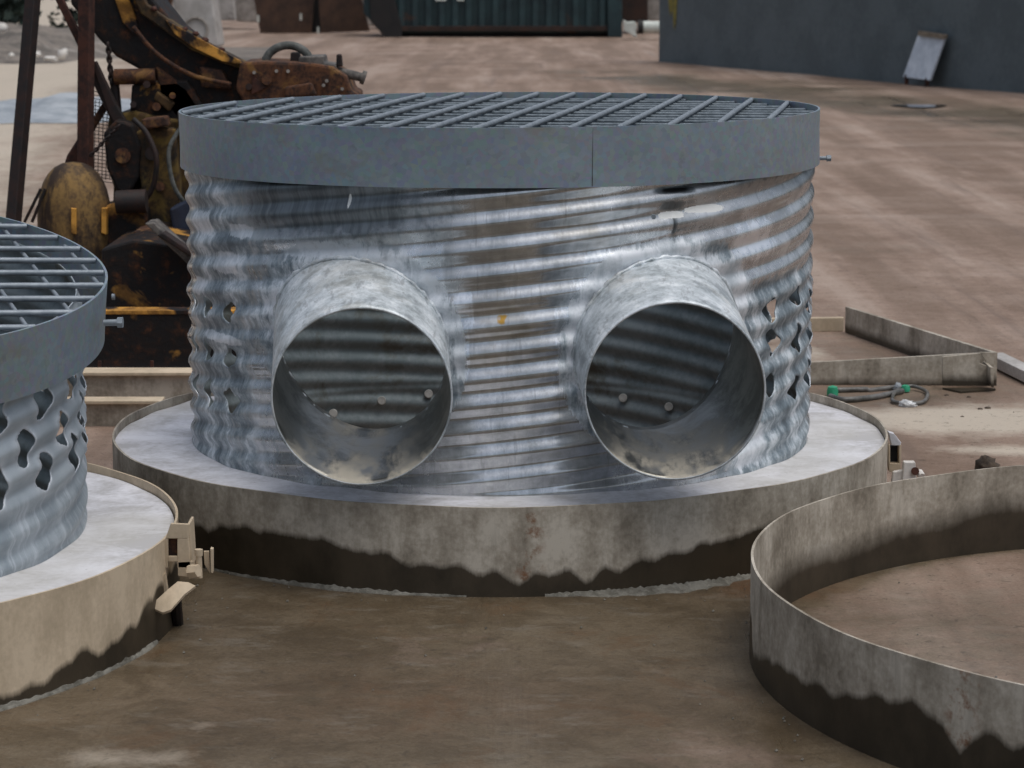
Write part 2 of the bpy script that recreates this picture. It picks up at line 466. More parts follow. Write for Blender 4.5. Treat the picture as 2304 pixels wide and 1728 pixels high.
def build_ground():
    xs = axis(-260, 260, -3.2, 3.4, .028, 1.045); ys = axis(-40, 420, -3.4, 4.2, .028, 1.035)
    X, Y = np.meshgrid(xs, ys); nx, ny = len(xs), len(ys)
    Z = (fbm(X, Y, .9, 3)-.5)*.012 + (fbm(X, Y, .25, 8)-.5)*.05*np.clip((Y-6)/8, 0, 1)
    for (cx, cy), r in ((UNIT1, RF1), (UNIT2, RF2), (RING, RR)):
        d = np.hypot(X-cx, Y-cy); Z = Z*np.clip(np.abs(d-r)/.3, .15, 1)
    Z = Z*np.where(Y < 6, 1, 1)
    # attributes
    wet = np.clip((0.2-Y)/1.6, 0, 1)*.9
    wet = np.maximum(wet, .55*np.exp(-((X-2.2)**2/1.5+(Y-2.0)**2/.5)))
    wet += (fbm(X, Y, 1.2, 21)-.5)*1.1
    wet += .75*np.exp(-((X-(4.4+(Y-22)*-.3))**2/2.2)) * np.clip((Y-9)/6, 0, 1)*np.clip((34-Y)/6, 0, 1)
    inr = np.hypot(X-RING[0], Y-RING[1]) < RR
    wet = np.where(inr, wet*.55, wet)
    for (cx, cy), r in ((UNIT1, RF1), (UNIT2, RF2), (RING, RR)):
        d = np.hypot(X-cx, Y-cy)-r
        wet += np.where(d > 0, .9*np.exp(-d/.10), .9*np.exp(d/.05)*.8)
    pale = 1.1*np.exp(-((X-1.75)**2/.42+(Y-1.38)**2/.07)) + .8*np.exp(-((X-1.75)**2/.08+(Y-.80)**2/.012))+.7*np.exp(-((X-1.22)**2/.03+(Y-2.9)**2/.16))
    pale += .42*np.exp(-((X+.72)**2/.03+(Y+2.47)**2/.008))+.35*np.exp(-((X+.62)**2/.003+(Y+2.25)**2/.006))
    pale += 1.05*np.clip((-X-1.4-.12*Y)/2, 0, 1)*np.clip((Y-4)/4, 0, 1)
    pale += (fbm(X, Y, 2.4, 31)-.5)*.5*(pale > .1)
    rustg = .9*np.exp(-((X-.72)**2/.03+(Y+1.05)**2/.012))+.25*np.exp(-((X+.2)**2/.5+(Y+2.1)**2/.08))
    me = bpy.data.meshes.new('ground')
    V = np.stack([X, Y, Z], -1).reshape(-1, 3)
    idx = np.arange(nx*ny).reshape(ny, nx)
    F = np.stack([idx[:-1, :-1], idx[:-1, 1:], idx[1:, 1:], idx[1:, :-1]], -1).reshape(-1, 4)
    me.from_pydata(V.tolist(), [], F.tolist()); me.update(); me.shade_smooth()
    for k, a in (('wet', wet), ('pale', pale), ('rustg', rustg)):
        at = me.attributes.new(k, 'FLOAT', 'POINT'); at.data.foreach_set('value', a.ravel().astype(np.float32))
    t = NT('ground_dirt'); w = t.world()
    n1 = t.noise(w, 1.3, 9, .66, .3); n2 = t.noise(w, 9, 8, .70, .2); n3 = t.noise(w, 85, 4, .7)
    tr = t.noise(t.world((1.0, .085, 1), (0, 0, R_(15))), 1.6, 8, .62, .15)     # tyre tracks running away to the wall
    tr2 = t.noise(t.world((.10, .9, 1), (0, 0, R_(10))), 1.3, 6, .6)
    f = t.math('ADD', t.math('MULTIPLY', n1, .45), t.math('ADD', t.math('MULTIPLY', n2, .30), t.math('MULTIPLY', n3, .25)))
    dry = t.ramp(f, [(.40, (.215, .145, .108)), (.5, (.300, .214, .165)), (.60, (.385, .290, .235))])
    dry = t.mix(t.mr(tr, .43, .53, .42, .0), dry, (.120, .078, .050))
    dry = t.mix(t.mr(tr, .54, .64, 0, .38), dry, (.52, .42, .355))
    tr3 = t.noise(t.world((2.2, .10, 1), (0, 0, R_(17))), 1.3, 9, .72, .5)
    dry = t.mix(t.mr(tr3, .54, .66, 0, .55), dry, (.135, .086, .058))
    dry = t.mix(t.mr(tr2, .55, .72, 0, .35), dry, (.52, .43, .37))
    wetc = t.ramp(f, [(.42, (.082, .058, .032)), (.5, (.122, .091, .056)), (.59, (.168, .132, .088))])
    wetc = t.mix(t.mr(t.noise(w, 4.3, 8, .75, .8), .50, .58, 0, .42), wetc, (.058, .040, .021))
    wetc = t.mix(t.mr(t.noise(w, 2.7, 7, .75, .6), .55, .63, 0, .40), wetc, (.120, .062, .026))
    wetc = t.mix(t.mr(t.noise(t.world((.6, 1.3, 1)), 7.1, 8, .75), .55, .62, 0, .45), wetc, (.19, .165, .130))
    wf = t.mr(t.math('ADD', t.attr('wet'), t.math('MULTIPLY', t.math('SUBTRACT', n2, .5), .9)), .25, .75)
    col = t.mix(wf, dry, wetc)
    pf = t.mr(t.math('ADD', t.attr('pale'), t.math('MULTIPLY', t.math('SUBTRACT', n2, .5), .8)), .22, .75, 0, .85)
    col = t.mix(pf, col, (.56, .49, .40))
    col = t.mix(t.math('MULTIPLY', t.attr('rustg'), t.mr(n2, .35, .6)), col, (.13, .055, .022))
    sc = t.noise(w, 28, 6, .75, .8)
    col = t.mix(t.mr(sc, .58, .64, 0, .55), col, (.05, .038, .026))
    gr = t.noise(w, 190, 3, .8)
    col = t.mix(t.mr(gr, .38, .52, .10, 0), col, (.03, .022, .014))
    col = t.mix(t.mr(gr, .54, .64, 0, .06), col, (.45, .38, .30))
    trk = t.mr(tr3, .52, .64)
    h = t.math('ADD', t.math('MULTIPLY', n2, .5), t.math('ADD', t.math('MULTIPLY', n3, .18), t.math('MULTIPLY', tr, .8)))
    t.bump(h, .35, .02)
    t.out(col, t.math('SUBTRACT', t.math('SUBTRACT', .90, t.math('MULTIPLY', trk, .25)), t.math('MULTIPLY', wf, .42), True), 0.0, .35)
    me.materials.append(t.m)
    o = bpy.data.objects.new('ground', me); COL.objects.link(o); o['kind'] = 'structure'
build_ground()

# ------------------------------------------------------------------ form rings
def interp_line(pts, cx, cy, rad, far=False):
    q = sorted(on_cyl(u, v, cx, cy, rad, far) for u, v in pts)
    th = np.array([a for a, b in q]); z = np.array([b for a, b in q])
    return th, z
def form_ring(name, c, rad, h, mat, label, wetline, inner=None, seams=(), rustat=None, gap=None):
    root = thing(name, (c[0], c[1], 0), label, 'form ring', 'round steel forms')
    n = 384; nz = 14; th = np.linspace(-180, 180, n, endpoint=False)
    tk = .006
    W = np.interp(th, *wetline, left=wetline[1][0], right=wetline[1][-1])
    kk = np.array([1, 2, 1])/4.0; W = np.convolve(np.concatenate([W[-1:], W, W[:1]]), kk, 'valid')
    W = W + .005*np.sin(th*1.3)+.004*np.sin(th*5.3+1)
    Wi = np.full(n, -.05) if inner is None else None
    soft_i = .004
    if inner is not None:
        tt = np.mod(th, 360); it, iz = inner; o_ = np.argsort(np.mod(it, 360))
        Wi = np.interp(tt, np.mod(it, 360)[o_], iz[o_], left=iz[o_][0], right=iz[o_][-1]); soft_i = .055
    prof = [(rad, z) for z in np.linspace(0, h, nz)] + [(rad-tk, z) for z in np.linspace(h, 0, nz)]
    b = MB(); vs = []; wl = []; so = []; ru = []
    for k, (r, z) in enumerate(prof):
        for i in range(n):
            t = R_(th[i]); wob = .0015*math.sin(3*t+1)+.001*math.sin(7*t)
            zz = z + (.0015*math.sin(5*t)+.001*math.sin(17*t) if z > .1 else 0)
            vs.append((c[0]+(r+wob)*math.cos(t), c[1]+(r+wob)*math.sin(t), zz))
            wl.append(W[i] if k < nz else Wi[i]); so.append(.004 if k < nz else soft_i)
            ru.append(0 if rustat is None else max(0, 1-((th[i]-rustat)/2.2)**2)*(1 if k < nz else 0))
    m = len(prof); fs = []
    for k in range(m):
        j = (k+1) % m
        for i in range(n):
            i2 = (i+1) % n; fs.append((k*n+i, k*n+i2, j*n+i2, j*n+i))
    b.add(vs, fs)
    b.build('rolled_plate', mat, root, smooth=True, autos=50, attrs={'wetline': wl, 'soft': so, 'rust': ru})
    return root
wl1 = [(430,1178),(476,1182),(547,1176),(600,1191),(680,1198),(730,1206),(782,1226),(870,1238),(928,1264),(985,1262),(1045,1267),(1105,1285),(1160,1290),(1175,1312),(1190,1292),(1223,1276),(1290,1279),(1320,1306),(1345,1280),(1370,1273),(1458,1253),(1517,1241),(1575,1220),(1640,1206),(1702,1184),(1760,1160)]
wl3 = [(1692,1465),(1720,1474),(1738,1481),(1782,1505),(1804,1527),(1826,1518),(1860,1540),(1891,1560),(1935,1549),(1979,1560),(2030,1570),(2067,1579),(2115,1601),(2135,1660),(2150,1690),(2159,1698),(2177,1654),(2212,1634),(2243,1641),(2265,1658),(2304,1672)]
wl2 = [(0,1560),(60,1540),(119,1510),(141,1489),(174,1460),(202,1449),(234,1465),(271,1421),(304,1400),(332,1345),(372,1290)]
in3 = [(1731,1298),(1793,1233),(1835,1222),(1920,1199),(1990,1171),(2047,1154),(2131,1140),(2216,1109),(2300,1095)]
def L1(pts, c, r, far=False): return interp_line(pts, c[0], c[1], r, far)
a, z = L1(wl1, UNIT1, RF1); a = np.concatenate([[-180, -165], a, [-20, 180]]); z = np.concatenate([[.12, .12], z, [.08, .08]])
form_ring('form_ring', UNIT1, RF1, .236, M['form'], 'cement-stained steel form ring around the slab of the large two-stub pipe unit', (a, z), rustat=on_cyl(1190, 1200, 0, 0, RF1)[0])
a, z = L1(wl2, UNIT2, RF2); 
form_ring('form_ring', UNIT2, RF2, .236, M['form2'], 'pale tan steel form ring around the slab of the unit cut off at left', (a, z))
a, z = L1(wl3, RING, RR); ia, iz = L1(in3, RING, RR-.006, True)
form_ring('form_ring', RING, RR, .236, M['form'], 'empty steel form ring lying on the wet ground at lower right', (a, z), inner=(ia, iz), rustat=on_cyl(2165, 1560, *RING, RR)[0])

# cement paste squeezed out along the foot of the forms
def paste(c, rad, a0, a1, label, wfun, amp=.03):
    b = MB(); n = 260; k = 6
    vs = []; fs = []
    for i in range(n+1):
        t = R_(a0+(a1-a0)*i/n)
        w = wfun(i/n)*(.75+.7*mnoise.noise(Vector((i*.05, rad*3, 0)))) ; w = max(w, .004)
        for j in range(k+1):
            q = j/k; r = rad-.001+w*q*(1+.10*mnoise.noise(Vector((i*.22, q, 2))))
            zz = .003+.012*(1-q)**1.4*(.7+.6*mnoise.noise(Vector((i*.2, q*2, 5)))) - .004*(q > .99)
            vs.append((c[0]+r*math.cos(t), c[1]+r*math.sin(t), zz))
    for i in range(n):
        for j in range(k):
            fs.append((i*(k+1)+j, (i+1)*(k+1)+j, (i+1)*(k+1)+j+1, i*(k+1)+j+1))
    b.add(vs, fs)
    o = b.build('cement_residue', M['paste'], smooth=True, autos=0)
    solo(o, label, 'cement residue', 'dried cement at the foot of the forms')
def bumpw(c, w): return lambda x: max(0, 1-((x-c)/w)**2)
paste(UNIT1, RF1, -133, -94, 'thin pale cement line at the foot of the middle form, left half', lambda x: .004+.013*bumpw(.6, .35)(x))
paste(UNIT1, RF1, -84, -52, 'wider pale cement strip at the foot of the middle form, right half', lambda x: .008+.050*bumpw(.5, .45)(x))
paste(UNIT2, RF2, -75, -10, 'pale cement line at the foot of the left form ring', lambda x: .007+.007*bumpw(.3, .3)(x))

# ------------------------------------------------------------------ slabs
def slab(parent, c, rin, rout, h):
    n = 220; rings = [rin+.0, rin+.008, rin+.03, (rin+rout)/2-.04, (rin+rout)/2+.04, rout-.03, rout]
    vs = []; fs = []
    for k, r in enumerate(rings):
        for i in range(n):
            t = 2*PI*i/n; z = h+.006*mnoise.noise(Vector((6*r*math.cos(t), 6*r*math.sin(t), c[0])))
            if k == 0: z += .003
            vs.append((c[0]+r*math.cos(t), c[1]+r*math.sin(t), z))
    for i in range(n): t = 2*PI*i/n; vs.append((c[0]+rout*math.cos(t), c[1]+rout*math.sin(t), .002))
    for zz in (.002, h-.012):
        for i in range(n): t = 2*PI*i/n; vs.append((c[0]+(rin+.009)*math.cos(t), c[1]+(rin+.009)*math.sin(t), zz))
    m = len(rings)+3
    for k in range(m):
        j = (k+1) % m
        for i in range(n): i2 = (i+1) % n; fs.append((k*n+i, k*n+i2, j*n+i2, j*n+i))
    MB().add(vs, fs).build('concrete_base', M['slab'], parent, smooth=True, autos=40)

# ------------------------------------------------------------------ corrugated pipes
PR, PA, PITCHC = .9112, .0064, .068
STUB_R = .2262
S1F, S1B = P(814, 893, -1.15), P(811, 783, -.85)
S2F, S2B = P(1519, 881, -1.15), P(1483, 781, -.83)
def stub_center(F, B, y):
    t = (y-F.y)/(B.y-F.y); return F.x+(B.x-F.x)*t, F.z+(B.z-F.z)*t
def no_marks(T, Z):
    return tuple(np.zeros_like(T) for _ in range(4))
def marks1(T, Z):
    d = np.degrees(T)
    def at(u, v):
        return on_cyl(u, v, 0, 0, PR)
    def spot(u, v, wpx, hpx):
        a, z = at(u, v); a2, _ = at(u+wpx, v); sa = max(abs(a2-a), .2); sz = hpx/870.
        return np.exp(-((d-a)/sa)**4-((Z-z)/sz)**4)
    dull_shade = 1.0*np.clip((Z-.78)/.16, 0, 1)*np.clip((-88-d)/22, 0, 1)*np.clip((d+150)/20, 0, 1)  # shade of the lid painted over matte grey metal at the pipe top
    dull_shade = np.maximum(dull_shade, .7*np.clip((Z-.90)/.12, 0, 1)*np.clip((d+66)/20, 0, 1))
    dull_shade = np.maximum(dull_shade, .55*np.exp(-((d+100)/6)**2)*np.clip((Z-.70)/.1, 0, 1))
    dull_shade = np.maximum(dull_shade, 1.5*spot(1520, 428, 42, 9))  # dark gap below the lid painted near black
    dull_shade = np.maximum(dull_shade, 1.0*spot(1512, 462, 34, 14)); dull_shade = np.maximum(dull_shade, 1.2*spot(1516, 505, 6, 30))
    dab = 1.3*spot(1512, 484, 30, 9); dab = np.maximum(dab, 1.3*spot(1585, 470, 42, 8)); dab = np.maximum(dab, .9*spot(786, 452, 5, 20))
    ochre = spot(1133, 719, 14, 12)
    white = np.zeros_like(T)
    for F, B in ((S1F, S1B), (S2F, S2B)):
        cx, cz = B.x, B.z; x = PR*np.cos(T)
        r = np.hypot(x-cx, Z-cz)-STUB_R
        up = np.clip((Z-cz+.10)/.2, .35, 1)
        white = np.maximum(white, np.where(np.sin(T) < 0, np.exp(-np.clip(r, 0, 9)/.05)*up, 0))
    for u, v, a, b in ((510, 590, 34, 26), (455, 500, 24, 30), (540, 520, 30, 16), (445, 640, 20, 22), (500, 760, 60, 10), (1700, 540, 40, 48), (1640, 620, 40, 40), (1590, 640, 30, 60), (1690, 1000, 30, 60), (1045, 700, 22, 50), (1040, 800, 18, 60), (700, 560, 90, 22), (960, 600, 40, 50), (1400, 600, 90, 40)):
        white = np.maximum(white, .85*spot(u, v, a, b))
    return dull_shade, dab, ochre, white
def pipe_shell(root, c, z0, ztop, holes, stubs, mat, paintf, marksf=no_marks, pw=2.0):
    """ztop(x,y) top height; holes: (theta_deg, z, width m, height m, seed)"""
    n = 640; nz = 230
    th = np.linspace(-PI, PI, n, endpoint=False); s = np.linspace(0, 1, nz)
    T, S = np.meshgrid(th, s)
    zt = ztop(PR*np.cos(T), PR*np.sin(T)); Z = z0+(zt-z0)*S
    seam = 9*PITCHC/(2*PI)
    ph = 2*PI*(Z-seam*T)/PITCHC
    # signed distance to the nearest hole (metres on the unrolled wall)
    g = np.full(T.shape, 9.0)
    gx = np.zeros_like(g); gz = np.zeros_like(g)
    for (hd, hz, w, h, sd) in holes:
        dx = (np.mod(T-R_(hd)+PI, 2*PI)-PI)*PR; dz = Z-hz
        near = (np.abs(dx) < .12) & (np.abs(dz) < .12)
        ang = np.arctan2(dz/h, dx/w)
        rr = 1+.08*np.sin(2*ang+sd)+.09*np.sin(3*ang+sd*2.3)+.05*np.sin(5*ang+sd*3.1)
        rr = rr*1.12/(np.abs(np.cos(ang))**pw+np.abs(np.sin(ang))**pw)**(1/pw)
        q = np.hypot(dx/w, dz/h)*2/rr
        d = (q-1)*min(w, h)/2*rr
        L = np.hypot(dx, dz)+1e-6
        u = near & (d < g)
        g = np.where(u, d, g); gx = np.where(u, dx/L, gx); gz = np.where(u, dz/L, gz)
    gs = np.full(T.shape, 9.0)
    for (F, B) in stubs:
        x = PR*np.cos(T); y = PR*np.sin(T)
        cx, cz = stub_center(F, B, y)
        d = np.hypot(x-cx, Z-cz)-(STUB_R-.001)
        d = np.where(y < -.2, d, 9.0)
        L = np.hypot(x-cx, Z-cz)+1e-6
        u = d < g
        g = np.where(u, d, g); gx = np.where(u, (x-cx)/L, gx); gz = np.where(u, (Z-cz)/L, gz); gs = np.minimum(gs, d)
    # faces to keep
    j2 = (np.arange(n)+1) % n
    fc = (g[:-1]+g[1:]+g[:-1][:, j2]+g[1:][:, j2])/4
    keep = fc > 0
    idx = np.arange(n*nz).reshape(nz, n)
    F4 = np.stack([idx[:-1], idx[:-1][:, j2], idx[1:][:, j2], idx[1:]], -1)
    touch_del = np.zeros(n*nz, bool); touch_keep = np.zeros(n*nz, bool)
    touch_del[F4[~keep].ravel()] = True; touch_keep[F4[keep].ravel()] = True
    edge = (touch_del & touch_keep).reshape(nz, n)
    T = np.where(edge, T-g*gx/PR, T); Z = np.where(edge, Z-g*gz, Z)
    ph = 2*PI*(Z-seam*T)/PITCHC
    flat = 1-np.exp(-np.clip(gs, 0, 9)/.02)
    wave = np.cos(ph)*PA
    lip = np.exp(-np.clip(np.where(gs < .5, 9, g), 0, 9)/.010)
    cast = 1-np.exp(-((Z-.212)/.014)**2)
    rr = PR+wave*(.55+.45*flat)*cast+lip*.0045
    rr += (.0016*np.sin(3*T+Z*3)+.0005*np.sin(11*T+Z*9))*cast
    V = np.stack([c[0]+rr*np.cos(T), c[1]+rr*np.sin(T), Z], -1).reshape(-1, 3)
    paint = paintf(T, Z, gs, g)
    dull_shade, dab, ochre, white = marksf(T, Z)
    used = np.zeros(n*nz, bool); Fk = F4[keep]; used[Fk.ravel()] = True
    remap = -np.ones(n*nz, int); remap[used] = np.arange(used.sum())
    b = MB(); b.v = [tuple(v) for v in V[used]]; b.f = [tuple(f) for f in remap[Fk]]
    o = b.build('corrugated_pipe', mat, root, smooth=True, autos=0, solid=.003,
                   attrs={'arc': (T*PR).ravel()[used], 'paint': paint.ravel()[used], 'dull_shade': dull_shade.ravel()[used], 'white': white.ravel()[used], 'gloss': np.exp(-((np.degrees(T)+86)/13)**2).ravel()[used], 'dab': dab.ravel()[used], 'ochre': ochre.ravel()[used], 'lip': np.clip(lip.ravel()[used]*1.0, 0, 1)*.8})
    o.data.materials.append(M['pipe_in']); o.modifiers['thickness'].material_offset = 1
    return o

def stub(root, F, B, c, label=None):
    n = 128; m = 14
    vs = []; fs = []
    ex = []
    for i in range(n):
        a = 2*PI*i/n; dx, dz = STUB_R*math.cos(a), STUB_R*math.sin(a)
        y = -.9
        for _ in range(30):
            x, z = stub_center(F, B, y); x += dx
            y = -math.sqrt(max((PR+.002)**2-x*x, .01))
        ex.append(y)
    for k in range(m+1):
        q = k/m
        for i in range(n):
            a = 2*PI*i/n
            y = F.y+(ex[i]+.012-F.y)*q
            x, z = stub_center(F, B, y)
            w = 1+.004*math.sin(2*a+1)
            vs.append((x+STUB_R*w*math.cos(a), y, z+STUB_R*w*math.sin(a)))
    for k in range(m):
        for i in range(n): i2 = (i+1) % n; fs.append((k*n+i, k*n+i2, (k+1)*n+i2, (k+1)*n+i))
    o = MB().add(vs, fs).build('stub_pipe', M['stub'], root, smooth=True, autos=0, solid=.005)
    if label: o['label'] = label
    o.data.materials.append(M['stub_in']); o.modifiers['thickness'].material_offset = 1
    pts = []
    for i in range(n):
        a = 2*PI*i/n; y = ex[i]-.002; x, z = stub_center(F, B, y)
        r = STUB_R+.004+.0015*math.sin(i*1.7)
        pts.append((x+r*math.cos(a), y, z+r*math.sin(a)))
    w = MB().tube(pts, [.0055+.0018*math.sin(q*2.1)+.001*math.sin(q*5.3) for q in range(n)], 8, closed=True)
    off = root.location
    me = bpy.data.meshes.new('weld_bead'); me.from_pydata([(v[0]-off.x, v[1]-off.y, v[2]-off.z) for v in w.v], [], w.f); me.update(); me.shade_smooth(); me.materials.append(M['stub'])
    ob = bpy.data.objects.new('weld_bead', me); COL.objects.link(ob); ob.parent = o
    return o

u1 = thing('manhole_unit', (0, 0, 0), 'corrugated galvanised pipe unit with two round stubs on a concrete base', 'manhole', 'corrugated pipe manhole units')
slab(u1, UNIT1, .9135, RF1-.008, .212)
holes1 = []
for i, hd in enumerate((-34.6, -23.4, -12.5, -1.5, 10, 21, 33)):
    for j, hz in enumerate((.655, .548, .428)):
        holes1.append((hd+(1.0 if j == 1 else 0), hz+.02*math.sin(i*2.1+j), .072+.006*math.sin(i*3+j*5), .066+.008*math.sin(i*5+j*2), i*1.7+j*2.9))
for i, hd in enumerate((144, 154, 164, 174)):
    for j, hz in enumerate((.640, .530, .410, .295)):
        holes1.append((hd, hz, .060, .070, i*1.7+j*.9))
for i, hd in enumerate((-144.5, -154, -163.5, -173)):
    for j, hz in enumerate((.650, .522, .404)):
        holes1.append((hd, hz, .062+.010*(j == 2), .054+.014*(j == 2), i*2.7+j*1.1))
def paint1(T, Z, gs, g):
    d = np.degrees(T)
    p = 1.0*np.exp(-np.clip(gs-.01, 0, 9)/.055)
    p = np.maximum(p, .55*np.exp(-((d+150)/26)**2))
    p = np.maximum(p, .30*np.exp(-((d+125)/20)**2))
    p = np.maximum(p, .78*np.exp(-((d+28)/24)**2)*np.clip((.80-Z)/.1, .1, 1))
    p = np.maximum(p, .9*np.exp(-((d+52)/7)**2-((Z-.78)/.10)**2))
    p -= .9*np.exp(-((d+86)/10)**2)*np.where(gs > .06, 1, .3)
    p -= .5*np.clip((Z-.86)/.08, 0, 1)*(d > -130)
    return np.clip(p, -.5, 1)
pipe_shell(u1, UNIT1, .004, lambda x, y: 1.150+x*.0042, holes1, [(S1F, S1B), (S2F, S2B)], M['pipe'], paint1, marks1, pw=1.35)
stub(u1, S1F, S1B, UNIT1); stub(u1, S2F, S2B, UNIT1)
def anchor(root, p, ax, rad=.017, L=.05):
    b = MB().tube([p, p+ax*L], rad, 16)
    b.build('anchor_rod', M['anchor'], root, smooth=True, autos=40, bevel=.002)
for (u, v) in ((725, 880), (825, 863), (925, 855), (1345, 857), (1440, 866)):
    p = P(u*1.0416, v*1.0416, .84)
    rr = math.hypot(p.x, p.y); sc = .912/math.hypot(p.x, p.y)
    ax = Vector((-p.x, -p.y, 0)).normalized()
    q = Vector((p.x, math.sqrt(.912**2-p.x**2), p.z))
    anchor(u1, q, (Vector((CX, CY, CZ))-q).normalized(), .0145, .018)

# unit at the left edge of the picture
LP0 = Vector((-1.891, -1.384, .895)); LTX, LTY = -.082, .094
u2 = thing('manhole_unit', (UNIT2[0], UNIT2[1], 0), 'lower corrugated pipe unit with ragged holes, cut off at the left edge', 'manhole', 'corrugated pipe manhole units')
slab(u2, UNIT2, .9135, RF2-.008, .214)
holes2 = []
for k in range(-5, 14):
    hd = -16.3+12.0*k
    holes2.append((hd, .597+(.01*math.sin(k*2.2)), .070, .080, k*1.3+.4))
    holes2.append((hd, .429+(.008*math.sin(k*1.2)), .062, .084, k*2.3+1.0))
    holes2.append((hd+6.6, .510+(.01*math.sin(k*1.9)), .054, .080, k*1.9+2.0))
def paint2(T, Z, gs, g):
    return np.clip(1.4+0*Z, -.5, 2)
pipe_shell(u2, UNIT2, .004, lambda x, y: LP0.z-.035+LTX*(x+UNIT2[0]-LP0.x)+LTY*(y+UNIT2[1]-LP0.y), holes2, [], M['pipe2'], paint2)

# ------------------------------------------------------------------ grated lids
def lid(loc, tx, ty, r, h, bar_ang, spacing, label, group, off=0.0, rodm=None, xoff=.05):
    root = thing('grated_lid', loc, label, 'lid', group)
    nrm = Vector((-tx, -ty, 1)).normalized()
    ax = Vector((1, 0, tx)).normalized(); ay = nrm.cross(ax).normalized(); ax = ay.cross(nrm)
    O = Vector(loc)
    def W(x, y, z): return O+ax*x+ay*y+nrm*z
    n = 256
    prof = [(r, 0), (r, -h), (r-.006, -h), (r-.006, 0)]
    vs = []; fs = []
    ks = 6
    full = [(r, -h*k/ks) for k in range(ks+1)]+[(r-.006, -h*(ks-k)/ks) for k in range(ks+1)]
    for (a, z) in full:
        for i in range(n):
            t = 2*PI*i/n; w = .0012*math.sin(4*t+z*20)+.0008*math.sin(9*t)
            zz = z+(.0018*math.sin(3*t+.6) if z < -h*.9 else 0)
            vs.append(W((a+w)*math.cos(t), (a+w)*math.sin(t), zz))
    m = len(full)
    for k in range(m):
        j = (k+1) % m
        for i in range(n): i2 = (i+1) % n; fs.append((k*n+i, k*n+i2, j*n+i2, j*n+i))
    band = MB().add(vs, fs).build('rim_band', M['band'], root, smooth=True, autos=50)
    d = Vector((math.cos(bar_ang), math.sin(bar_ang), 0)); e = Vector((-d.y, d.x, 0))
    ri = r-.007; br = .0078
    def rods(D, E, z, nm, rad, o0, sp, mat):
        k = -int(ri/sp)-2
        while k*sp+o0 < ri:
            o_ = k*sp+o0; k += 1
            if o_ < -ri+.02 or o_ > ri-.02: continue
            L = math.sqrt(ri*ri-o_*o_)
            if L < .05: continue
            A = E*o_-D*L; B = E*o_+D*L; C_ = E*o_
            jit = .0015*math.sin(k*2.3)
            MB().tube([W(A.x, A.y, z), W(C_.x, C_.y, z+jit), W(B.x, B.y, z)], rad, 8).build(nm, mat, root, smooth=True, autos=60)
    rods(d, e, -.006, 'grate_bar', br, off, spacing, M['bar'])
    rods(e, d, -.006-br-.005, 'cross_rod', .0055, xoff, .125, rodm)
    # welded seam on the rim
    return root, W
lid1, W1 = lid((0, 0, 1.181), .0042, 0, .933, .156, math.atan2(1.592, .268), .121, 'level blue-grey grated lid on the two-stub pipe unit', 'grated lids', off=.035, rodm=M['rod'])
a = R_(on_cyl(1333, 360, 0, 0, .933)[0])
MB().box(W1(.9335*math.cos(a), .9335*math.sin(a), -.078), (.0008, .002, .150), rz=a+PI/2).build('seam', M['grey_steel'], lid1)
def bolt(root, p, ax, L=.05, r=.007):
    ax = Vector(ax).normalized()
    b = MB().tube([p-ax*.01, p+ax*L], r, 10).tube([p+ax*(L-.012), p+ax*L+ax*.001], r*1.7, 6)
    b.build('bolt', M['bar'], root, smooth=True, autos=40)
bolt(lid1, P(1846, 356, 0.02), (1, 0, .0), .03, .006)
bolt(lid1, P(1470, 487, -.90)+Vector((0, -.01, -.0)), (0, -1, -.0), .004, .004)
lid2, W2 = lid(tuple(LP0), LTX, LTY, .943, .156, R_(21), .136, 'tilted grated lid on the pipe unit at the left edge', 'grated lids', off=.018, rodm=M['bar'], xoff=.028)
bolt(lid2, P(243, 726, -1.42), (1, .0, .02), .035, .008)

# ------------------------------------------------------------------ clamps on the rings
def box_px(b, u0, v0, u1, v1, y0, dy):
    return b.ppx([(u0, v0), (u1, v0), (u1, v1), (u0, v1)], y0, y0+dy)
cl = thing('form_clamp', P(400, 1400, -1.45), 'tan clamp bracket with slotted plate and wedge on the left form ring', 'clamp', 'clamps joining the forms')
b = MB()
y = -1.50
for (q) in ([(384,1178),(424,1180),(424,1212),(372,1212)], [(366,1212),(378,1212),(378,1278),(370,1278)], [(399,1212),(424,1212),(430,1278),(399,1278)], [(378,1252),(399,1252),(399,1264),(378,1264)], [(400,1264),(440,1262),(438,1300),(400,1296)]):
    b.ppx(q, y, y+.012)
b.ppx([(420,1180),(426,1180),(432,1276),(426,1278)], y+.012, y+.10)
b.build('slotted_plate', M['form2'], cl, bevel=.0015)
MB().ppx([(376,1210),(401,1210),(402,1254),(376,1254)], y+.014, y+.03).build('slot_shade', M['rust_mid'], cl)  # dark plate added behind the slot in place of its shadow
b = MB().ppx([(345,1308),(372,1290),(378,1330),(356,1352),(345,1345)], y-.02, y-.005)
b.build('lug', M['form2'], cl, bevel=.0015)
b = MB().ppx([(350,1318),(360,1312),(362,1336),(352,1342)], y-.024, y-.019)
b.build('lug_hole', M['black'], cl)
edge_a = [P(336,1364,y-.09), P(356,1346,y-.08), P(378,1326,y-.07), P(400,1308,y-.06), P(424,1310,y-.05)]
edge_b = [P(366,1378,y-.10), P(384,1372,y-.10), P(398,1356,y-.09), P(416,1336,y-.07), P(440,1318,y-.05)]
vs = edge_a+edge_b; vs = vs+[p+Vector((0, .004, -.006)) for p in vs]
fs = []
for i in range(4):
    fs += [(i, i+1, 6+i, 5+i), (10+i, 15+i, 16+i, 11+i), (i, 10+i, 11+i, i+1), (5+i, 6+i, 16+i, 15+i)]
fs += [(0, 5, 15, 10), (4, 14, 19, 9)]
b = MB().add(vs, fs); b.build('wedge', M['form2'], cl, smooth=True, autos=40)
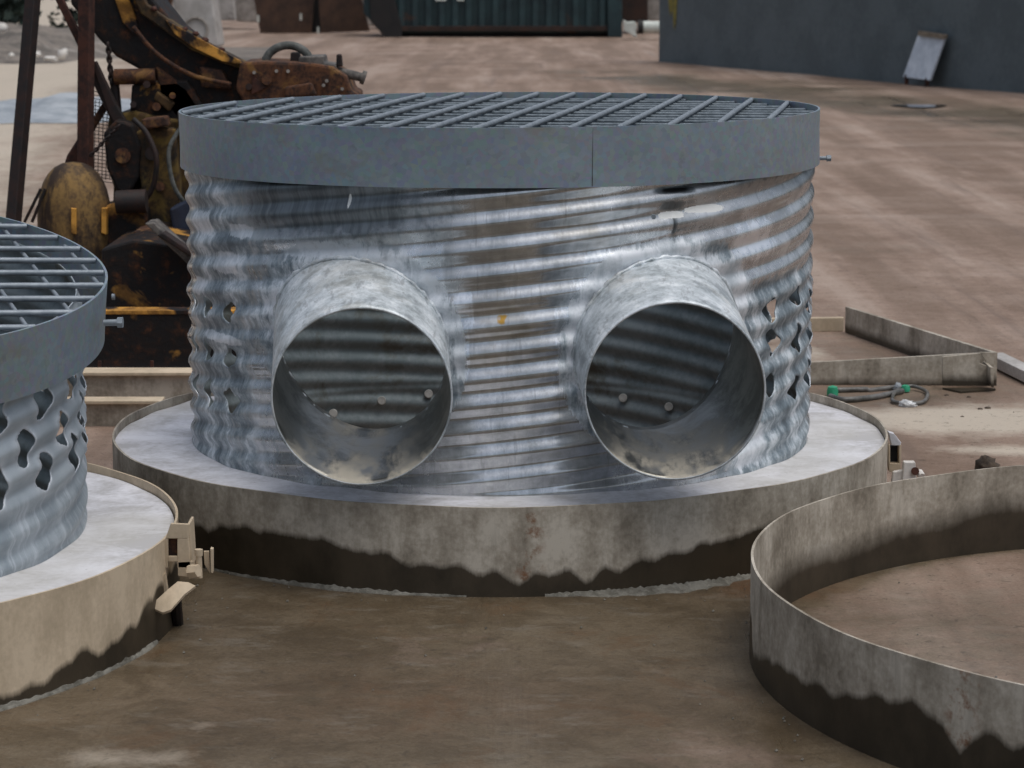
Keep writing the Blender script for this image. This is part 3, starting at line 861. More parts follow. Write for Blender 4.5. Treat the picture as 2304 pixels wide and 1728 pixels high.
b = MB().tube([P(447,1240,y), P(449,1300,y)], .0075, 10).tube([P(447,1236,y), P(447,1250,y)], .010, 10); b.build('pin', M['form2'], cl, smooth=True, autos=40)
b = MB().tube([P(428,1286,y-.02), P(446,1284,y-.03)], [.018, .016], 6); b.build('nut', M['form2'], cl, smooth=True, autos=40)
b = MB().ppx([(458,1240),(470,1240),(472,1290),(460,1270)], y+.05, y+.056).ppx([(473,1234),(479,1236),(479,1290),(474,1288)], y+.03, y+.05); b.build('end_plate', M['form2'], cl, bevel=.001)
b = MB().tube([P(395,1345,y+.02), G(400,1405)+Vector((0, 0, .0))], .014, 8); b.build('lower_stub', M['black_steel'], cl, smooth=True, autos=40)

cr = thing('form_clamp', P(2020, 1090, .0), 'whitish clamp bracket with dark window on the right side of the middle form', 'clamp', 'clamps joining the forms')
y = -.02
b = MB().ppx([(1999,972),(2012,976),(2028,996),(2026,1003),(2006,1002)], y, y+.03); b.build('bracket_top', M['slab'], cr, bevel=.002)
b = MB().ppx([(1999,1001),(2003,1001),(2003,1046),(1999,1046)], y, y+.05).ppx([(2023,1001),(2028,1001),(2027,1044),(2023,1044)], y, y+.05).ppx([(1999,1043),(2027,1043),(2025,1062),(2001,1062)], y, y+.03); b.build('window_frame', M['form2'], cr, bevel=.001)
b = MB().ppx([(2003,1003),(2023,1003),(2023,1043),(2003,1043)], y+.03, y+.05); b.build('dark_plate', M['black'], cr)
b = MB().ppx([(2034,1040),(2060,1040),(2062,1080),(2030,1084)], y-.06, y-.03).ppx([(2010,1062),(2032,1058),(2030,1086),(2006,1086)], y-.05, y-.03); b.build('lug', M['white_rock'], cr, bevel=.003)
b = MB().tube([P(2059,1060,y-.07), P(2059,1060,y-.02)], .012, 12); b.build('hole_sleeve', M['rust_red'], cr, smooth=True, autos=40)
b = MB().tube([P(2068,1062,y-.03), P(2074,1072,y-.05)], .011, 8); b.build('wedge_pin', M['white_rock'], cr, smooth=True, autos=40)

# ------------------------------------------------------------------ steel frame lying on the ground, right
ff = thing('steel_form_frame', (1.6, 2.8, 0), 'tan steel frame of two upright plates meeting at a point, right', 'form frame')
def plate(root, a, bb, h0, h1, tk, name, mat, z0=0.0, flange=0.0):
    a = Vector(a); bb = Vector(bb); d = (bb-a).normalized(); nrm = Vector((-d.y, d.x, 0))
    fr = [Vector((a.x, a.y, z0)), Vector((bb.x, bb.y, z0)), Vector((bb.x, bb.y, h1)), Vector((a.x, a.y, h0))]
    b = MB().prism(fr, [p+nrm*tk for p in fr])
    return b.build(name, mat, root, bevel=.001)
def dress(o, wl=None):
    me = o.data; n = len(me.vertices)
    for k, v in (('wetline', -.5 if wl is None else wl), ('soft', .02), ('rust', 0)):
        at = me.attributes.new(k, 'FLOAT', 'POINT'); at.data.foreach_set('value', np.full(n, v, np.float32))
def pt(u, v, y): return P(u, v, y)
Afar = P(1902, 690, 3.55); Cor = P(2236, 793, 2.12); Lft = P(1780, 818, 2.12)
o = plate(ff, (Afar.x, Afar.y), (Cor.x, Cor.y), Afar.z, Cor.z, .016, 'far_side_plate', M['form'], 0); dress(o, .05)
o = plate(ff, (Lft.x, Lft.y), (Cor.x-.012, Cor.y-.004), Lft.z, Cor.z+.001, .014, 'near_side_plate', M['form'], .004); dress(o, .035)
# bracket box at the corner
b = MB()
y0 = 1.98
b.ppx([(2121,803),(2205,795),(2205,818),(2232,828),(2232,868),(2121,868)], 2.02, 2.035)
b.ppx([(2205,793),(2236,793),(2236,828),(2228,826)], 2.06, 2.075)
b.ppx([(2228,826),(2236,828),(2236,872),(2230,870)], 1.95, 2.10)
o = b.build('corner_bracket', M['form'], ff, bevel=.001); dress(o, .065)
q = [P(2121,868,2.02), P(2232,868,2.02), G(2238,882), G(2160,888)]
q = [Vector((p.x, p.y, .010)) for p in (q[0], q[1], G(2240,880), G(2162,887))]
o = MB().prism(q, [Vector((p.x, p.y, .002)) for p in q]).build('foot_plate', M['form'], ff); dress(o, .05)
q = [G(1795, 760), G(1902, 752), G(1902, 745), G(1795, 752)]
o = MB().bar(Vector((.9, 3.55, .03)), Vector((1.50, 3.60, .03)), .035, .06).build('back_bar', M['form2'], ff, bevel=.002); dress(o)

pl = MB().bar(G(2237, 822)+Vector((0, 0, .03)), G(2330, 868)+Vector((0, 0, .03)), .07, .045)
o = pl.build('plank', M['pale_conc'], bevel=.003); solo(o, 'pale plank on the ground beyond the corner of the steel frame', 'plank')

def hose(pts, r, mat, name, label, cat='tube', n=10):
    o = MB().tube(pts, r, n).build(name, mat, smooth=True, autos=50); return solo(o, label, cat)
z = Vector((0, 0, .014))
hose(smoothpath([G(1868, 900)+z, G(1900, 908)+z, G(1960, 903)+z, G(2010, 893)+z, G(2030, 888)+z]), .011, M['clear'], 'hose', 'grey hose in front of the steel frame, running from green cap to green cap')
hose([G(1880, 886)+z, G(1950, 884)+z, G(1955, 884)+z*.6, G(2018, 879)+z], .010, M['clear'], 'hose', 'straight grey tube lying close under the steel frame, behind the hose')
o = MB().lathe([(0.001, -.02), (.020, -.02), (.022, 0), (.018, .018), (.001, .024)], G(1873, 893)+Vector((0, 0, .02)), 18).build('green_cap', M['green'], smooth=True); solo(o, 'bright green plastic cap by the rim of the middle slab', 'cap', 'green caps')
o = MB().lathe([(0.001, -.012), (.017, -.012), (.018, 0), (.014, .010), (.001, .014)], G(2037, 885)+Vector((0, 0, .02)), 18).build('green_cap', M['green'], smooth=True); solo(o, 'small green plastic cap lying in the tangle of clear hose', 'cap', 'green caps')
hose(smoothpath([G(2008, 905)+z, G(2016, 888)+z, G(2050, 880)+z*1.4, G(2085, 890)+z, G(2078, 912)+z, G(2040, 916)+z, G(2012, 912)+z], closed=True), .007, M['clear'], 'hose_coil', 'loose loop of clear hose on the ground below the steel frame', 'hose')
def blob(name, mat, c, s, label, cat, sub=3, amp=.3, sc=2.5, group=None, seed=0):
    bm = bmesh.new(); bmesh.ops.create_icosphere(bm, subdivisions=sub, radius=1)
    for v in bm.verts:
        k = 1+amp*mnoise.noise(v.co*sc+Vector((seed*3.7, seed, 0)))+amp*.4*mnoise.noise(v.co*sc*2.7+Vector((seed, 9, 0)))
        v.co = Vector((v.co.x*s[0]*k, v.co.y*s[1]*k, v.co.z*s[2]*k))
    me = bpy.data.meshes.new(name); bm.to_mesh(me); bm.free(); me.shade_smooth(); me.materials.append(mat)
    o = bpy.data.objects.new(name, me); COL.objects.link(o); o.location = c
    return tag(o, label, cat, group)
p = G(2042, 918); blob('rag', M['white_cloth'], (p.x, p.y, .012), (.026, .018, .016), 'crumpled white rag inside the loop of clear hose', 'rag', amp=.8)
p = G(2020, 882); blob('rag', M['plastic'], (p.x, p.y, .015), (.016, .014, .018), 'scrap of clear plastic beside the small green cap', 'scrap', amp=.8, seed=4)
p = G(2222, 1062); blob('rock', M['rock'], (p.x, p.y, .010), (.036, .03, .040), 'small dark rock behind the far rim of the empty ring', 'rock', amp=.5)
for i, (u, v, s) in enumerate(((2165, 940, .005), (2205, 923, .007), (2222, 921, .008), (2130, 892, .006), (2180, 896, .006))):
    p = G(u, v); blob('pebble', M['rock'], (p.x, p.y, .003), (s*1.5, s, s), ['dark pebble on the pale patch', 'left dark pebble of the pair near the right edge', 'right dark pebble of the pair near the right edge', 'pebble in front of the frame left of its bracket', 'pebble just in front of the frame bracket'][i], 'pebble', sub=2, group='pebbles on the ground', seed=i)

# crumbs of concrete and grit on the wet ground
random.seed(21); cv = []; cf = []
for i in range(900):
    if i < 600:
        (cx, cy), rr_ = random.choice(((UNIT1, RF1), (UNIT2, RF2), (RING, RR)))
        a_ = random.uniform(0, 2*PI); q_ = rr_+.01+abs(random.gauss(0, .16)); x_ = cx+q_*math.cos(a_); y_ = cy+q_*math.sin(a_)
    else:
        x_ = random.uniform(-2.6, 3.0); y_ = random.uniform(-2.6, 6.0)
    if any(math.hypot(x_-c_[0], y_-c_[1]) < r_+.006 and (c_ is not RING) for c_, r_ in ((UNIT1, RF1), (UNIT2, RF2))): continue
    sz = .0016+.0034*random.random()**3; k_ = len(cv)
    for dx_, dy_, dz_ in ((1, 0, .1), (-.5, .9, .1), (-.5, -.9, .1), (0, 0, 1.1), (.6, .6, .6)):
        cv.append((x_+dx_*sz*random.uniform(.7, 1.3), y_+dy_*sz*random.uniform(.7, 1.3), dz_*sz+.002))
    cf += [(k_, k_+1, k_+3), (k_+1, k_+2, k_+3), (k_+2, k_, k_+3), (k_, k_+4, k_+1)]
o = MB().add(cv, cf).build('gravel', M['paste']); tag(o, 'scattered grit and concrete crumbs on the ground', 'gravel', kind='stuff')

# ------------------------------------------------------------------ channel forms and skid at left
def channel(name, y, u0, u1, vt0, vt1, h, x1, mats, label, cat, tf=.012, depth=.09, xl=-3.6):
    a = P(u0, vt0, y); b_ = P(u1, vt1, y)
    root = thing(name, (a.x, y, 0), label, cat, 'steel channel beams behind the rings')
    zt = (a.z+b_.z)/2; zb = zt-h; dy = .0
    L = x1-xl; cx = (x1+xl)/2
    w = MB().box((cx, y+.016, (zt+zb)/2), (L, .012, h-2*tf)).build('web', mats[0], root, bevel=.0015)
    f1 = MB().box((cx, y+depth/2-.01, zt-tf/2), (L, depth, tf)).build('top_flange', mats[1], root, bevel=.002)
    f2 = MB().box((cx, y+depth/2-.01, zb+tf/2), (L, depth, tf)).build('bottom_flange', mats[2], root, bevel=.002)
    for o in (w, f1, f2): dress(o, None)
    return root
channel('channel_beam', 1.24, 200, 360, 905, 897, .125, -1.185, (M['form'], M['form2'], M['form']), 'front tan steel channel beam lying beside the middle form ring', 'steel beam')
channel('channel_beam', 1.62, 200, 420, 842, 833, .145, -.95, (M['form'], M['form2'], M['form']), 'second tan steel channel beam between the front one and the yellow skid', 'steel beam', depth=.12)

# ------------------------------------------------------------------ the rusty machine
mc = thing('concrete_pump', (-1.5, 3.6, 0), 'old rusty yellow machine with a sloping arm, posts and rounded drum behind the left unit', 'machine')
# skid rail with yellow paint
a = P(245, 699, 2.15); zt = a.z; zb = P(245, 834, 2.15).z
MB().box((-2.3, 2.165, (zt+zb)/2), (2.9, .02, zt-zb-.02)).build('skid_web', m_rust('skid_paint', .60, .8), mc, bevel=.002)
MB().box((-2.3, 2.20, zt-.007), (2.9, .10, .016)).build('skid_top_flange', M['yellow'], mc, bevel=.002)
MB().box((-2.3, 2.19, zb+.004), (2.9, .11, .010)).build('skid_bottom_flange', M['slab'], mc, bevel=.002)
for u in (224, 342):
    MB().bar(P(u, 812, 2.12), P(u+1, 885, 2.12), .012, .012).build('tie_rod', M['rust_red'], mc)
MB().ppx([(228,560),(300,540),(440,560),(560,600),(560,705),(228,705)], 2.6, 3.4).build('deck_housing', M['rust_dark'], mc, bevel=.01)
MB().ppx([(325,503),(345,500),(440,585),(440,612)], 2.45, 2.6).build('deck_strut', M['grey_steel'], mc, bevel=.006)
MB().ppx([(352,530),(366,522),(440,572),(440,586)], 2.42, 2.5).build('deck_strut', M['black_steel'], mc, bevel=.006)
for q in ((252, 668), ):
    MB().tube([P(q[0], q[1], 2.1), P(q[0]+6, q[1], 2.1)], .012, 10).build('stud', M['bar'], mc, smooth=True)
# body
def bodypart(nm, pts, y0, y1, mat, bev=.012):
    return MB().ppx(pts, y0, y1).build(nm, mat, mc, bevel=bev)
bodypart('engine_housing', [(244,262),(300,250),(352,262),(414,272),(480,300),(480,560),(250,560),(255,420),(243,380),(238,320)], 3.45, 4.1, M['rust_yellow'])
bodypart('side_cover', [(232,300),(262,268),(300,280),(318,330),(312,400),(290,440),(262,430),(240,380)], 3.35, 3.47, M['rust_dark'])
bodypart('belt_cover', [(300,300),(330,285),(395,290),(405,440),(380,540),(330,520),(318,430)], 3.36, 3.46, M['rust_yellow'])
bodypart('blue_tank', [(380,470),(440,440),(480,450),(480,525),(390,525)], 3.2, 3.4, M['blue_patch'])
bodypart('bracket_plate', [(296,190),(420,180),(460,240),(440,300),(290,280)], 3.5, 3.62, M['rust_dark'])
bodypart('bracket_post', [(245,160),(262,160),(272,270),(252,275)], 3.5, 3.56, M['black_steel'])
MB().tube([P(258, 173, 3.5), P(350, 171, 3.5)], .034, 16).build('cross_pipe', M['rust_mid'], mc, smooth=True, autos=40)
bodypart('lower_link', [(205,140),(215,138),(262,238),(283,270),(262,285),(246,258)], 3.42, 3.47, M['black_steel'], .004)
# main arm
bodypart('arm', [(148,-60),(300,-60),(395,60),(470,120),(548,150),(640,200),(640,250),(430,250),(405,225),(330,165),(262,128),(222,88),(190,46),(160,10)], 3.55, 3.95, M['rust_dark'])
bodypart('arm_underplate', [(350,150),(420,200),(460,262),(430,300),(395,262),(360,215)], 3.5, 3.56, M['rust_mid'], .006)
bodypart('arm_stripe', [(248,-30),(276,-30),(300,22),(312,62),(300,78),(276,50)], 3.535, 3.556, M['yellow'], .004)
bodypart('arm_rail', [(272,-60),(296,-60),(330,10),(398,58),(470,100),(552,142),(552,158),(500,142),(430,112),(360,62),(318,32)], 3.49, 3.62, M['rust_yellow'], .006)
bodypart('arm_rail_face', [(372,44),(398,58),(470,98),(540,136),(545,146),(500,138),(436,108),(392,76)], 3.475, 3.492, M['yellow'], .003)
for i, (u, v) in enumerate(((415, 66), (440, 76), (462, 90), (346, 20), (498, 112))):
    blob('rust_lump', M['rust_red'], (0, 0, 0), (.016, .02, .012), None, None, 2, .5, 2, seed=i)
    o = COL.objects[-1]; o.parent = mc; p = P(u, v, 3.5); o.location = p-mc.location
    pass
# head of the arm
hd = bodypart('arm_head', [(540,140),(600,138),(700,142),(748,150),(780,172),(790,205),(806,212),(800,240),(560,250),(530,200)], 3.45, 3.85, M['rust_mid'])
bodypart('head_block', [(672,128),(726,126),(728,142),(756,146),(758,164),(690,160),(672,150)], 3.5, 3.75, M['grey_steel'], .006)
bodypart('head_lever', [(757,122),(768,122),(771,150),(756,150)], 3.52, 3.56, M['black_steel'], .006)
MB().tube([P(750, 158, 3.55), P(814, 174, 3.55)], .020, 14).tube([P(813, 173, 3.55), P(822, 176, 3.55)], .030, 14).build('shaft', M['grey_steel'], mc, smooth=True, autos=40)
arc = [P(648+52*math.cos(t), 148-46*math.sin(t), 3.62) for t in np.linspace(-.1, PI+.1, 24)]
MB().tube(arc, .018, 12).build('hose_arch', M['hose_grey'], mc, smooth=True, autos=0)
bodypart('arch_bracket', [(654,118),(672,118),(680,146),(652,146)], 3.6, 3.66, M['black_steel'], .004)
MB().ppx([(568,170),(600,196),(566,212)], 3.44, 3.45).build('gusset', M['rust_red'], mc)
for i, (u, v) in enumerate(((572, 163), (622, 160), (648, 160), (735, 182), (728, 192), (770, 200))):
    MB().tube([P(u, v, 3.43), P(u, v, 3.46)], .008, 8).build('head_bolt', M['mid_conc'], mc, smooth=True, autos=40)
# small fittings that clutter the machine
MB().tube(smoothpath([P(300, 268, 3.3), P(330, 300, 3.28), P(352, 360, 3.26), P(340, 430, 3.28), P(300, 470, 3.3)]), .012, 8).build('hydraulic_hose', M['black_steel'], mc, smooth=True, autos=0)
MB().tube(smoothpath([P(408, 285, 3.3), P(380, 340, 3.27), P(392, 420, 3.27), P(428, 470, 3.3)]), .010, 8).build('hydraulic_hose', M['hose_grey'], mc, smooth=True, autos=0)
MB().tube(smoothpath([P(300, 60, 3.5), P(352, 120, 3.48), P(430, 168, 3.48), P(520, 190, 3.48)]), .010, 8).build('hydraulic_hose', M['rust_mid'], mc, smooth=True, autos=0)
for i, (u, v, r) in enumerate(((342, 345, .030), (360, 420, .020), (276, 350, .034), (330, 190, .016), (352, 240, .018), (388, 215, .014), (300, 235, .014), (600, 180, .022), (690, 190, .030), (560, 195, .014))):
    MB().tube([P(u, v, 3.335 if u < 400 and v > 260 else 3.43), P(u, v, 3.50)], r, 14).build('pin', M['rust_mid' if i % 3 else 'black_steel'], mc, smooth=True, autos=40)
for (pts, y0, y1, mt) in (([(318,268),(372,262),(378,284),(322,292)], 3.3, 3.42, 'rust_mid'), ([(262,440),(306,436),(318,470),(268,476)], 3.22, 3.34, 'rust_dark'), ([(398,250),(432,262),(428,300),(402,296)], 3.38, 3.46, 'grey_steel'), ([(640,196),(700,186),(712,214),(640,220)], 3.40, 3.46, 'rust_mid'), ([(300,520),(352,512),(360,548),(306,556)], 3.0, 3.2, 'rust_mid'), ([(448,150),(500,158),(520,200),(452,196)], 3.50, 3.56, 'rust_mid'), ([(352,205),(392,232),(380,252),(345,224)], 3.46, 3.52, 'rust_yellow')):
    MB().ppx(pts, y0, y1).build('casting', M[mt], mc, bevel=.008)
# posts and braces
MB().bar(P(79, -60, 3.3), P(30, 500, 3.1), .050, .050).build('support_post', M['black_steel'], mc, bevel=.004)
MB().bar(P(195, -60, 3.4), P(192, 385, 3.35), .056, .050).build('support_post', M['rust_red'], mc, bevel=.004)
MB().bar(P(192, 385, 3.35), P(188, 470, 3.32), .046, .046).build('post_foot', M['rust_mid'], mc, bevel=.004)
MB().bar(P(128, -15, 3.45), P(196, 125, 3.45), .042, .03).build('diagonal_brace', M['rust_red'], mc, bevel=.003)
MB().bar(P(205, 158, 3.45), P(262, 275, 3.45), .040, .03).build('diagonal_brace', M['black_steel'], mc, bevel=.003)
MB().bar(P(238, 236, 3.5), P(198, 300, 3.5), .036, .03).build('short_strut', M['rust_mid'], mc, bevel=.003)
bodypart('guard_cone', [(174,312),(200,300),(203,385),(196,400),(138,388),(150,350)], 3.4, 3.5, M['rust_red'], .01)
# chains
def chain(p0, p1, n, nm='chain', r=.007):
    b = MB(); d = (p1-p0); L = d.length/n; d.normalize()
    s = d.cross(Vector((0, 1, 0))).normalized(); t_ = d.cross(s)
    for i in range(n):
        c = p0+d*L*(i+.5); w = s if i % 2 else t_
        pts = [c+d*(L*.68*math.cos(a))+w*(L*.36*math.sin(a)) for a in np.linspace(0, 2*PI, 12, endpoint=False)]
        b.tube(pts, r, 6, closed=True)
    b.build(nm, M['black_steel'], mc, smooth=True, autos=0)
chain(P(243, 98, 3.5), P(251, 190, 3.5), 9)
chain(P(268, 282, 3.3), P(204, 350, 3.3), 12, r=.005)
# expanded-metal guard
b = MB()
yy = 3.62
for i in range(26):
    v = 205+i*8
    b.bar(P(205, v, yy), P(258, v+7, yy), .004, .003)
for i in range(7):
    u = 206+i*9
    b.bar(P(u, 225, yy), P(u-4, 405, yy), .003, .003)
b.build('mesh_guard', M['mesh_wire'], mc)
for (u0, u1) in ((92, 55), (102, 72)):
    MB().bar(P(u0, 425, 3.2), P(u1, 500, 3.2), .012, .012).build('brace_rod', M['black_steel'], mc)
# rounded drum
c0 = P(168, 500, 3.3)
k = 5640.4/(3.3-CY)
prof = []
for (rpx, vpx) in ((3, 364), (24, 367), (42, 376), (56, 390), (67, 408), (75, 430), (80, 455), (83, 490), (83, 530), (78, 590), (66, 640)):
    prof.append((rpx/k, P(168, vpx, 3.3).z))
drum = MB().lathe([(r, z_) for r, z_ in prof], (c0.x, 3.3, 0), 40).build('drum', mottled('drum_paint', (.07, .042, .022), (.26, .155, .05), 9, .8, c3=(.035, .02, .012), t3=.52, stretch=(1, 1, .45)), mc, smooth=True, autos=0)
for u in (166, 234):
    MB().ppx([(u-6, 468), (u+5, 470), (u+5, 528), (u-6, 524)], 3.13 if u < 200 else 3.2, 3.3).build('yellow_strap', M['yellow'], mc, bevel=.002)
bodypart('drum_side', [(206,470),(270,455),(330,470),(330,560),(206,560)], 3.25, 3.5, M['rust_dark'])
MB().tube([P(262, 455, 3.2), P(330, 452, 3.2)], .05, 14).build('motor', M['black_steel'], mc, smooth=True, autos=40)

# ------------------------------------------------------------------ background
# wall
A = G(1482, 139); Bq = G(2304, 210); d = (Bq-A).normalized(); nrm = Vector((-d.y, d.x, 0))
if nrm.y < 0: nrm = -nrm
E = A+d*22
wall = thing('block_wall', (A.x, A.y, 0), 'long plain dark grey-blue wall at upper right', 'wall')
fr = [Vector((A.x, A.y, -.02)), Vector((E.x, E.y, -.02)), Vector((E.x, E.y, 2.8)), Vector((A.x, A.y, 2.8))]
MB().prism(fr, [p+nrm*.25 for p in fr]).build('wall_face', M['wall'], wall, bevel=.01)
def wallpt(u, v, lift=.004):
    r = ray(u, v); O = Vector((CX, CY, CZ)); t = (A-nrm*lift-O).dot(nrm)/r.dot(nrm)
    return O+r*t
marks = MB()
random.seed(3)
for i in range(7):
    u0 = 1503+i*3.6+random.uniform(-1, 1); v0 = -40; v1 = random.choice((30, 46, 60, 70, 38))
    q = [wallpt(u0-1.6, v0), wallpt(u0+1.9, v0), wallpt(u0+1.6+(u0-1512)*-.3, v1*.6), wallpt(u0+.6+(u0-1512)*-.45, v1), wallpt(u0-1.0+(u0-1512)*-.4, v1*.6)]
    q = [p-nrm*.0008*i for p in q]
    marks.add(q, [(0, 1, 2, 3, 4)])
marks.build('yellow_paint_mark', M['paint_yellow'], wall)
# leaning white board
bo = thing('leaning_board', G(2062, 186), 'small white board leaning on the dark wall', 'board')
tl, tr_, br_, bl = wallpt(2068, 70, .10), wallpt(2128, 79, .10), wallpt(2092, 181, .22), wallpt(2031, 173, .22)
fr = [bl, br_, tr_, tl]
MB().prism(fr, [p+nrm*.03 for p in fr]).build('panel', M['white_board'], bo, bevel=.004)
tl2, tr2, a2, b2 = wallpt(2067, 69, .13), wallpt(2129, 78, .13), wallpt(2126, 88, .15), wallpt(2064, 80, .15)
MB().prism([b2, a2, tr2, tl2], [p+nrm*.03 for p in (b2, a2, tr2, tl2)]).build('top_cleat', M['timber'], bo, bevel=.003)
for (u, v) in ((2040, 176), (2086, 184)):
    q = wallpt(u, v-8, .20)
    MB().bar(q, Vector((q.x, q.y, 0.0)), .05, .05).build('foot', M['rust_red'], bo)
# puddle
pb = []
for i in range(28):
    t = 2*PI*i/28; p = G(2070, 242); s = 1+.15*math.sin(3*t)
    pb.append((p.x+.30*math.cos(t)*s, p.y+.30*math.sin(t)*s, .022))
b = MB().add(pb, [tuple(range(28))])
t = NT('puddle_water'); t.bump(t.noise(t.co(), 8), .03, .01); t.out((.10, .09, .08), .04, 0.0)
o = b.build('puddle', t.m); o['kind'] = 'structure'
# roll-off container
dz = 0
yb = 50.0
dm = thing('rolloff_container', (0, yb, 0), 'dark green ribbed steel waste container across the yard', 'container')
xl, xr = P(860, 80, yb).x, P(1395, 80, yb).x
h = 2.2
front = [Vector((xl-.02, yb, .10)), Vector((xr, yb, .10)), Vector((xr, yb, h)), Vector((xl-.42, yb, h)), Vector((xl-.42, yb, .55))]
MB().prism(front, [p+Vector((0, 2.4, 0)) for p in front]).build('body', M['dump'], dm, bevel=.02)
nr = 17
for i in range(nr):
    x = xl+.45+(xr-xl-.55)*i/(nr-1)
    MB().box((x, yb-.05, h/2+.12), (.13, .10, h-.25)).build('rib', M['dump'], dm, bevel=.01)
MB().box(((xl+xr)/2+.1, yb-.04, .20), (xr-xl-.2, .14, .12)).build('bottom_rail', M['dump_rust'], dm, bevel=.01)
MB().box(((xl+xr)/2, yb+.3, .07), (xr-xl-.3, .2, .14)).build('skid', M['black'], dm)
MB().ppx([(826,-60),(872,-60),(905,60),(905,84),(868,86),(835,50)], yb-.12, yb-.02).build('sloped_end', M['black'], dm, bevel=.02)
MB().ppx([(1366,-40),(1400,-40),(1400,84),(1368,84)], yb-.16, yb-.05).build('end_gate', M['dump'], dm, bevel=.02)
MB().ppx([(980,-6),(1004,-6),(1004,2),(980,2)], yb-.12, yb-.10).build('white_lettering', M['white_pvc'], dm)
MB().ppx([(1028,-6),(1044,-6),(1044,2),(1028,2)], yb-.12, yb-.10).build('white_lettering', M['white_pvc'], dm)
# second dark box right of the container
o = MB().ppx([(1396,-60),(1458,-60),(1458,50),(1400,50)], 53, 55).build('rusty_bin', M['dump_rust'], bevel=.02); solo(o, 'dark brown bin just behind the right end of the green container', 'bin')
# plates
def leanplate(pts, y, label, nm='steel_plate'):
    o = MB().ppx(pts, y, y+.12).build(nm, M['brown_plate'], bevel=.01); return solo(o, label, 'steel plate', 'brown plates left of the container')
leanplate([(560,-60),(712,-60),(700,76),(586,76)], 53.5, 'left brown plate leaning upright left of the green container')
leanplate([(712,-60),(800,-60),(832,70),(722,74)], 53.2, 'right brown plate next to the green container')
o = MB().ppx([(700,-60),(716,-60),(726,74),(696,76)], 53.75, 54.1).build('dark_gap', M['black'], bevel=.01); solo(o, 'black strip standing in for the dark gap between the two brown plates', 'dark gap')  # black strip added in place of the dark gap between the plates
for (u, v) in ((580, 42), (676, 38), (715, 68)):
    p = P(u, v, 53.0)
    MB().box((0, 0, 0), (.05, .03, .16)).build('x', M['white_pvc'])
    o = COL.objects[-1]; o.name = 'paper_tag'; o.location = (p.x, 53.1, p.z)
    tag(o, {580: 'white tag at the left edge of the left brown plate', 676: 'white tag near the middle of the left brown plate', 715: 'white tag low in the gap between the brown plates'}[u], 'tag', 'white tags on the brown plates')
# white pipes
pp = thing('plastic_pipe', G(1458, 76), 'white plastic pipe lying against the left end of the dark wall', 'pipe')
c0, c1 = P(1438, 61, 48.5), P(1484, 62, 48.5)
MB().tube([c0, c1+Vector((.6, 0, 0))], .135, 20).build('barrel', M['white_pvc'], pp, smooth=True, autos=40)
MB().tube([c0+Vector((-.03, 0, 0)), c0+Vector((.09, 0, 0))], .15, 20).build('dark_socket', M['black'], pp, smooth=True, autos=40)
o = MB().ppx([(1403,44),(1412,50),(1428,48),(1434,60),(1430,72),(1434,84),(1426,82),(1418,76),(1404,70)], 48.4, 48.7).build('broken_fitting', M['white_pvc'], bevel=.02); solo(o, 'broken white plastic fitting just left of the white pipe', 'fitting')
# precast concrete blocks, left background
def block(pts, y, dy, mat, nm, label, bev=.03):
    o = MB().ppx(pts, y, y+dy).build(nm, mat, bevel=bev); return solo(o, label, 'concrete block', 'precast blocks in the far yard')
cb = thing('precast_block', G(440, 106), 'tall pale precast block with a round recess, above the arm of the machine', 'concrete block')
MB().ppx([(386,-60),(474,-60),(480,20),(492,104),(398,108),(392,40)], 43.5, 44.6).build('block_body', M['pale_conc'], cb, bevel=.03)
arc = [P(440+26*math.cos(t), 66-26*math.sin(t), 43.48) for t in np.linspace(0, 2*PI, 28, endpoint=False)]
MB().tube(arc, .03, 8, closed=True).build('round_recess', M['mid_conc'], cb, smooth=True, autos=0)
MB().ppx([(374,-60),(384,-60),(386,30),(378,34)], 43.2, 43.4).build('stay_bar', M['rust_mid'], cb)
block([(300,-60),(380,-60),(392,54),(330,54)], 47.5, 1, M['pale_conc'], 'precast_block', 'pale block partly hidden behind the arm, left of the round-recess block')
block([(478,-60),(522,-60),(528,46),(484,46)], 58.0, 1, M['pale_conc'], 'precast_block', 'far pale block just right of the round-recess block')
block([(524,-60),(575,-60),(580,50),(532,48)], 56.5, 1, M['mid_conc'], 'precast_block', 'greyer far block standing left of the brown plates')
block([(795,-60),(850,-60),(850,58),(795,58)], 57.5, 1, M['mid_conc'], 'precast_block', 'grey block showing between the brown plate and the container')
block([(1450,-60),(1500,-60),(1500,46),(1450,46)], 55.5, 1, M['mid_conc'], 'precast_block', 'grey block showing between the brown bin and the dark wall')
o = MB().ppx([(332,-60),(384,-60),(384,6),(336,2)], 46.4, 47.0).build('dark_crate', M['black'], bevel=.02); solo(o, 'black crate on top of the pale block behind the arm', 'crate')
# berm of debris on the left
n = 90; m = 16; vs = []; fs = []
yb0 = G(100, 140).y
for i in range(n+1):
    x = -15+ (10.6)*i/n
    for j in range(m+1):
        q = j/m; yy = yb0-1+q*9
        prf = math.sin(min(q*1.6, 1)*PI/2)
        zz = prf*(.46+.25*mnoise.noise(Vector((x*.35, q*1.4, 0))))+.16*mnoise.noise(Vector((x*1.6, yy*1.3, 3)))*min(1, q*5)+.07*mnoise.noise(Vector((x*4.6, yy*4, 7)))*min(1, q*5)
        zz *= min(1, max(0, (-7.4-x)/1.3))
        vs.append((x, yy, max(zz, 0)-.03 if q == 0 else zz))
for i in range(n):
    for j in range(m): fs.append((i*(m+1)+j, (i+1)*(m+1)+j, (i+1)*(m+1)+j+1, i*(m+1)+j+1))
o = MB().add(vs, fs).build('hill', M['rubble'], smooth=True, autos=0); o['kind'] = 'structure'
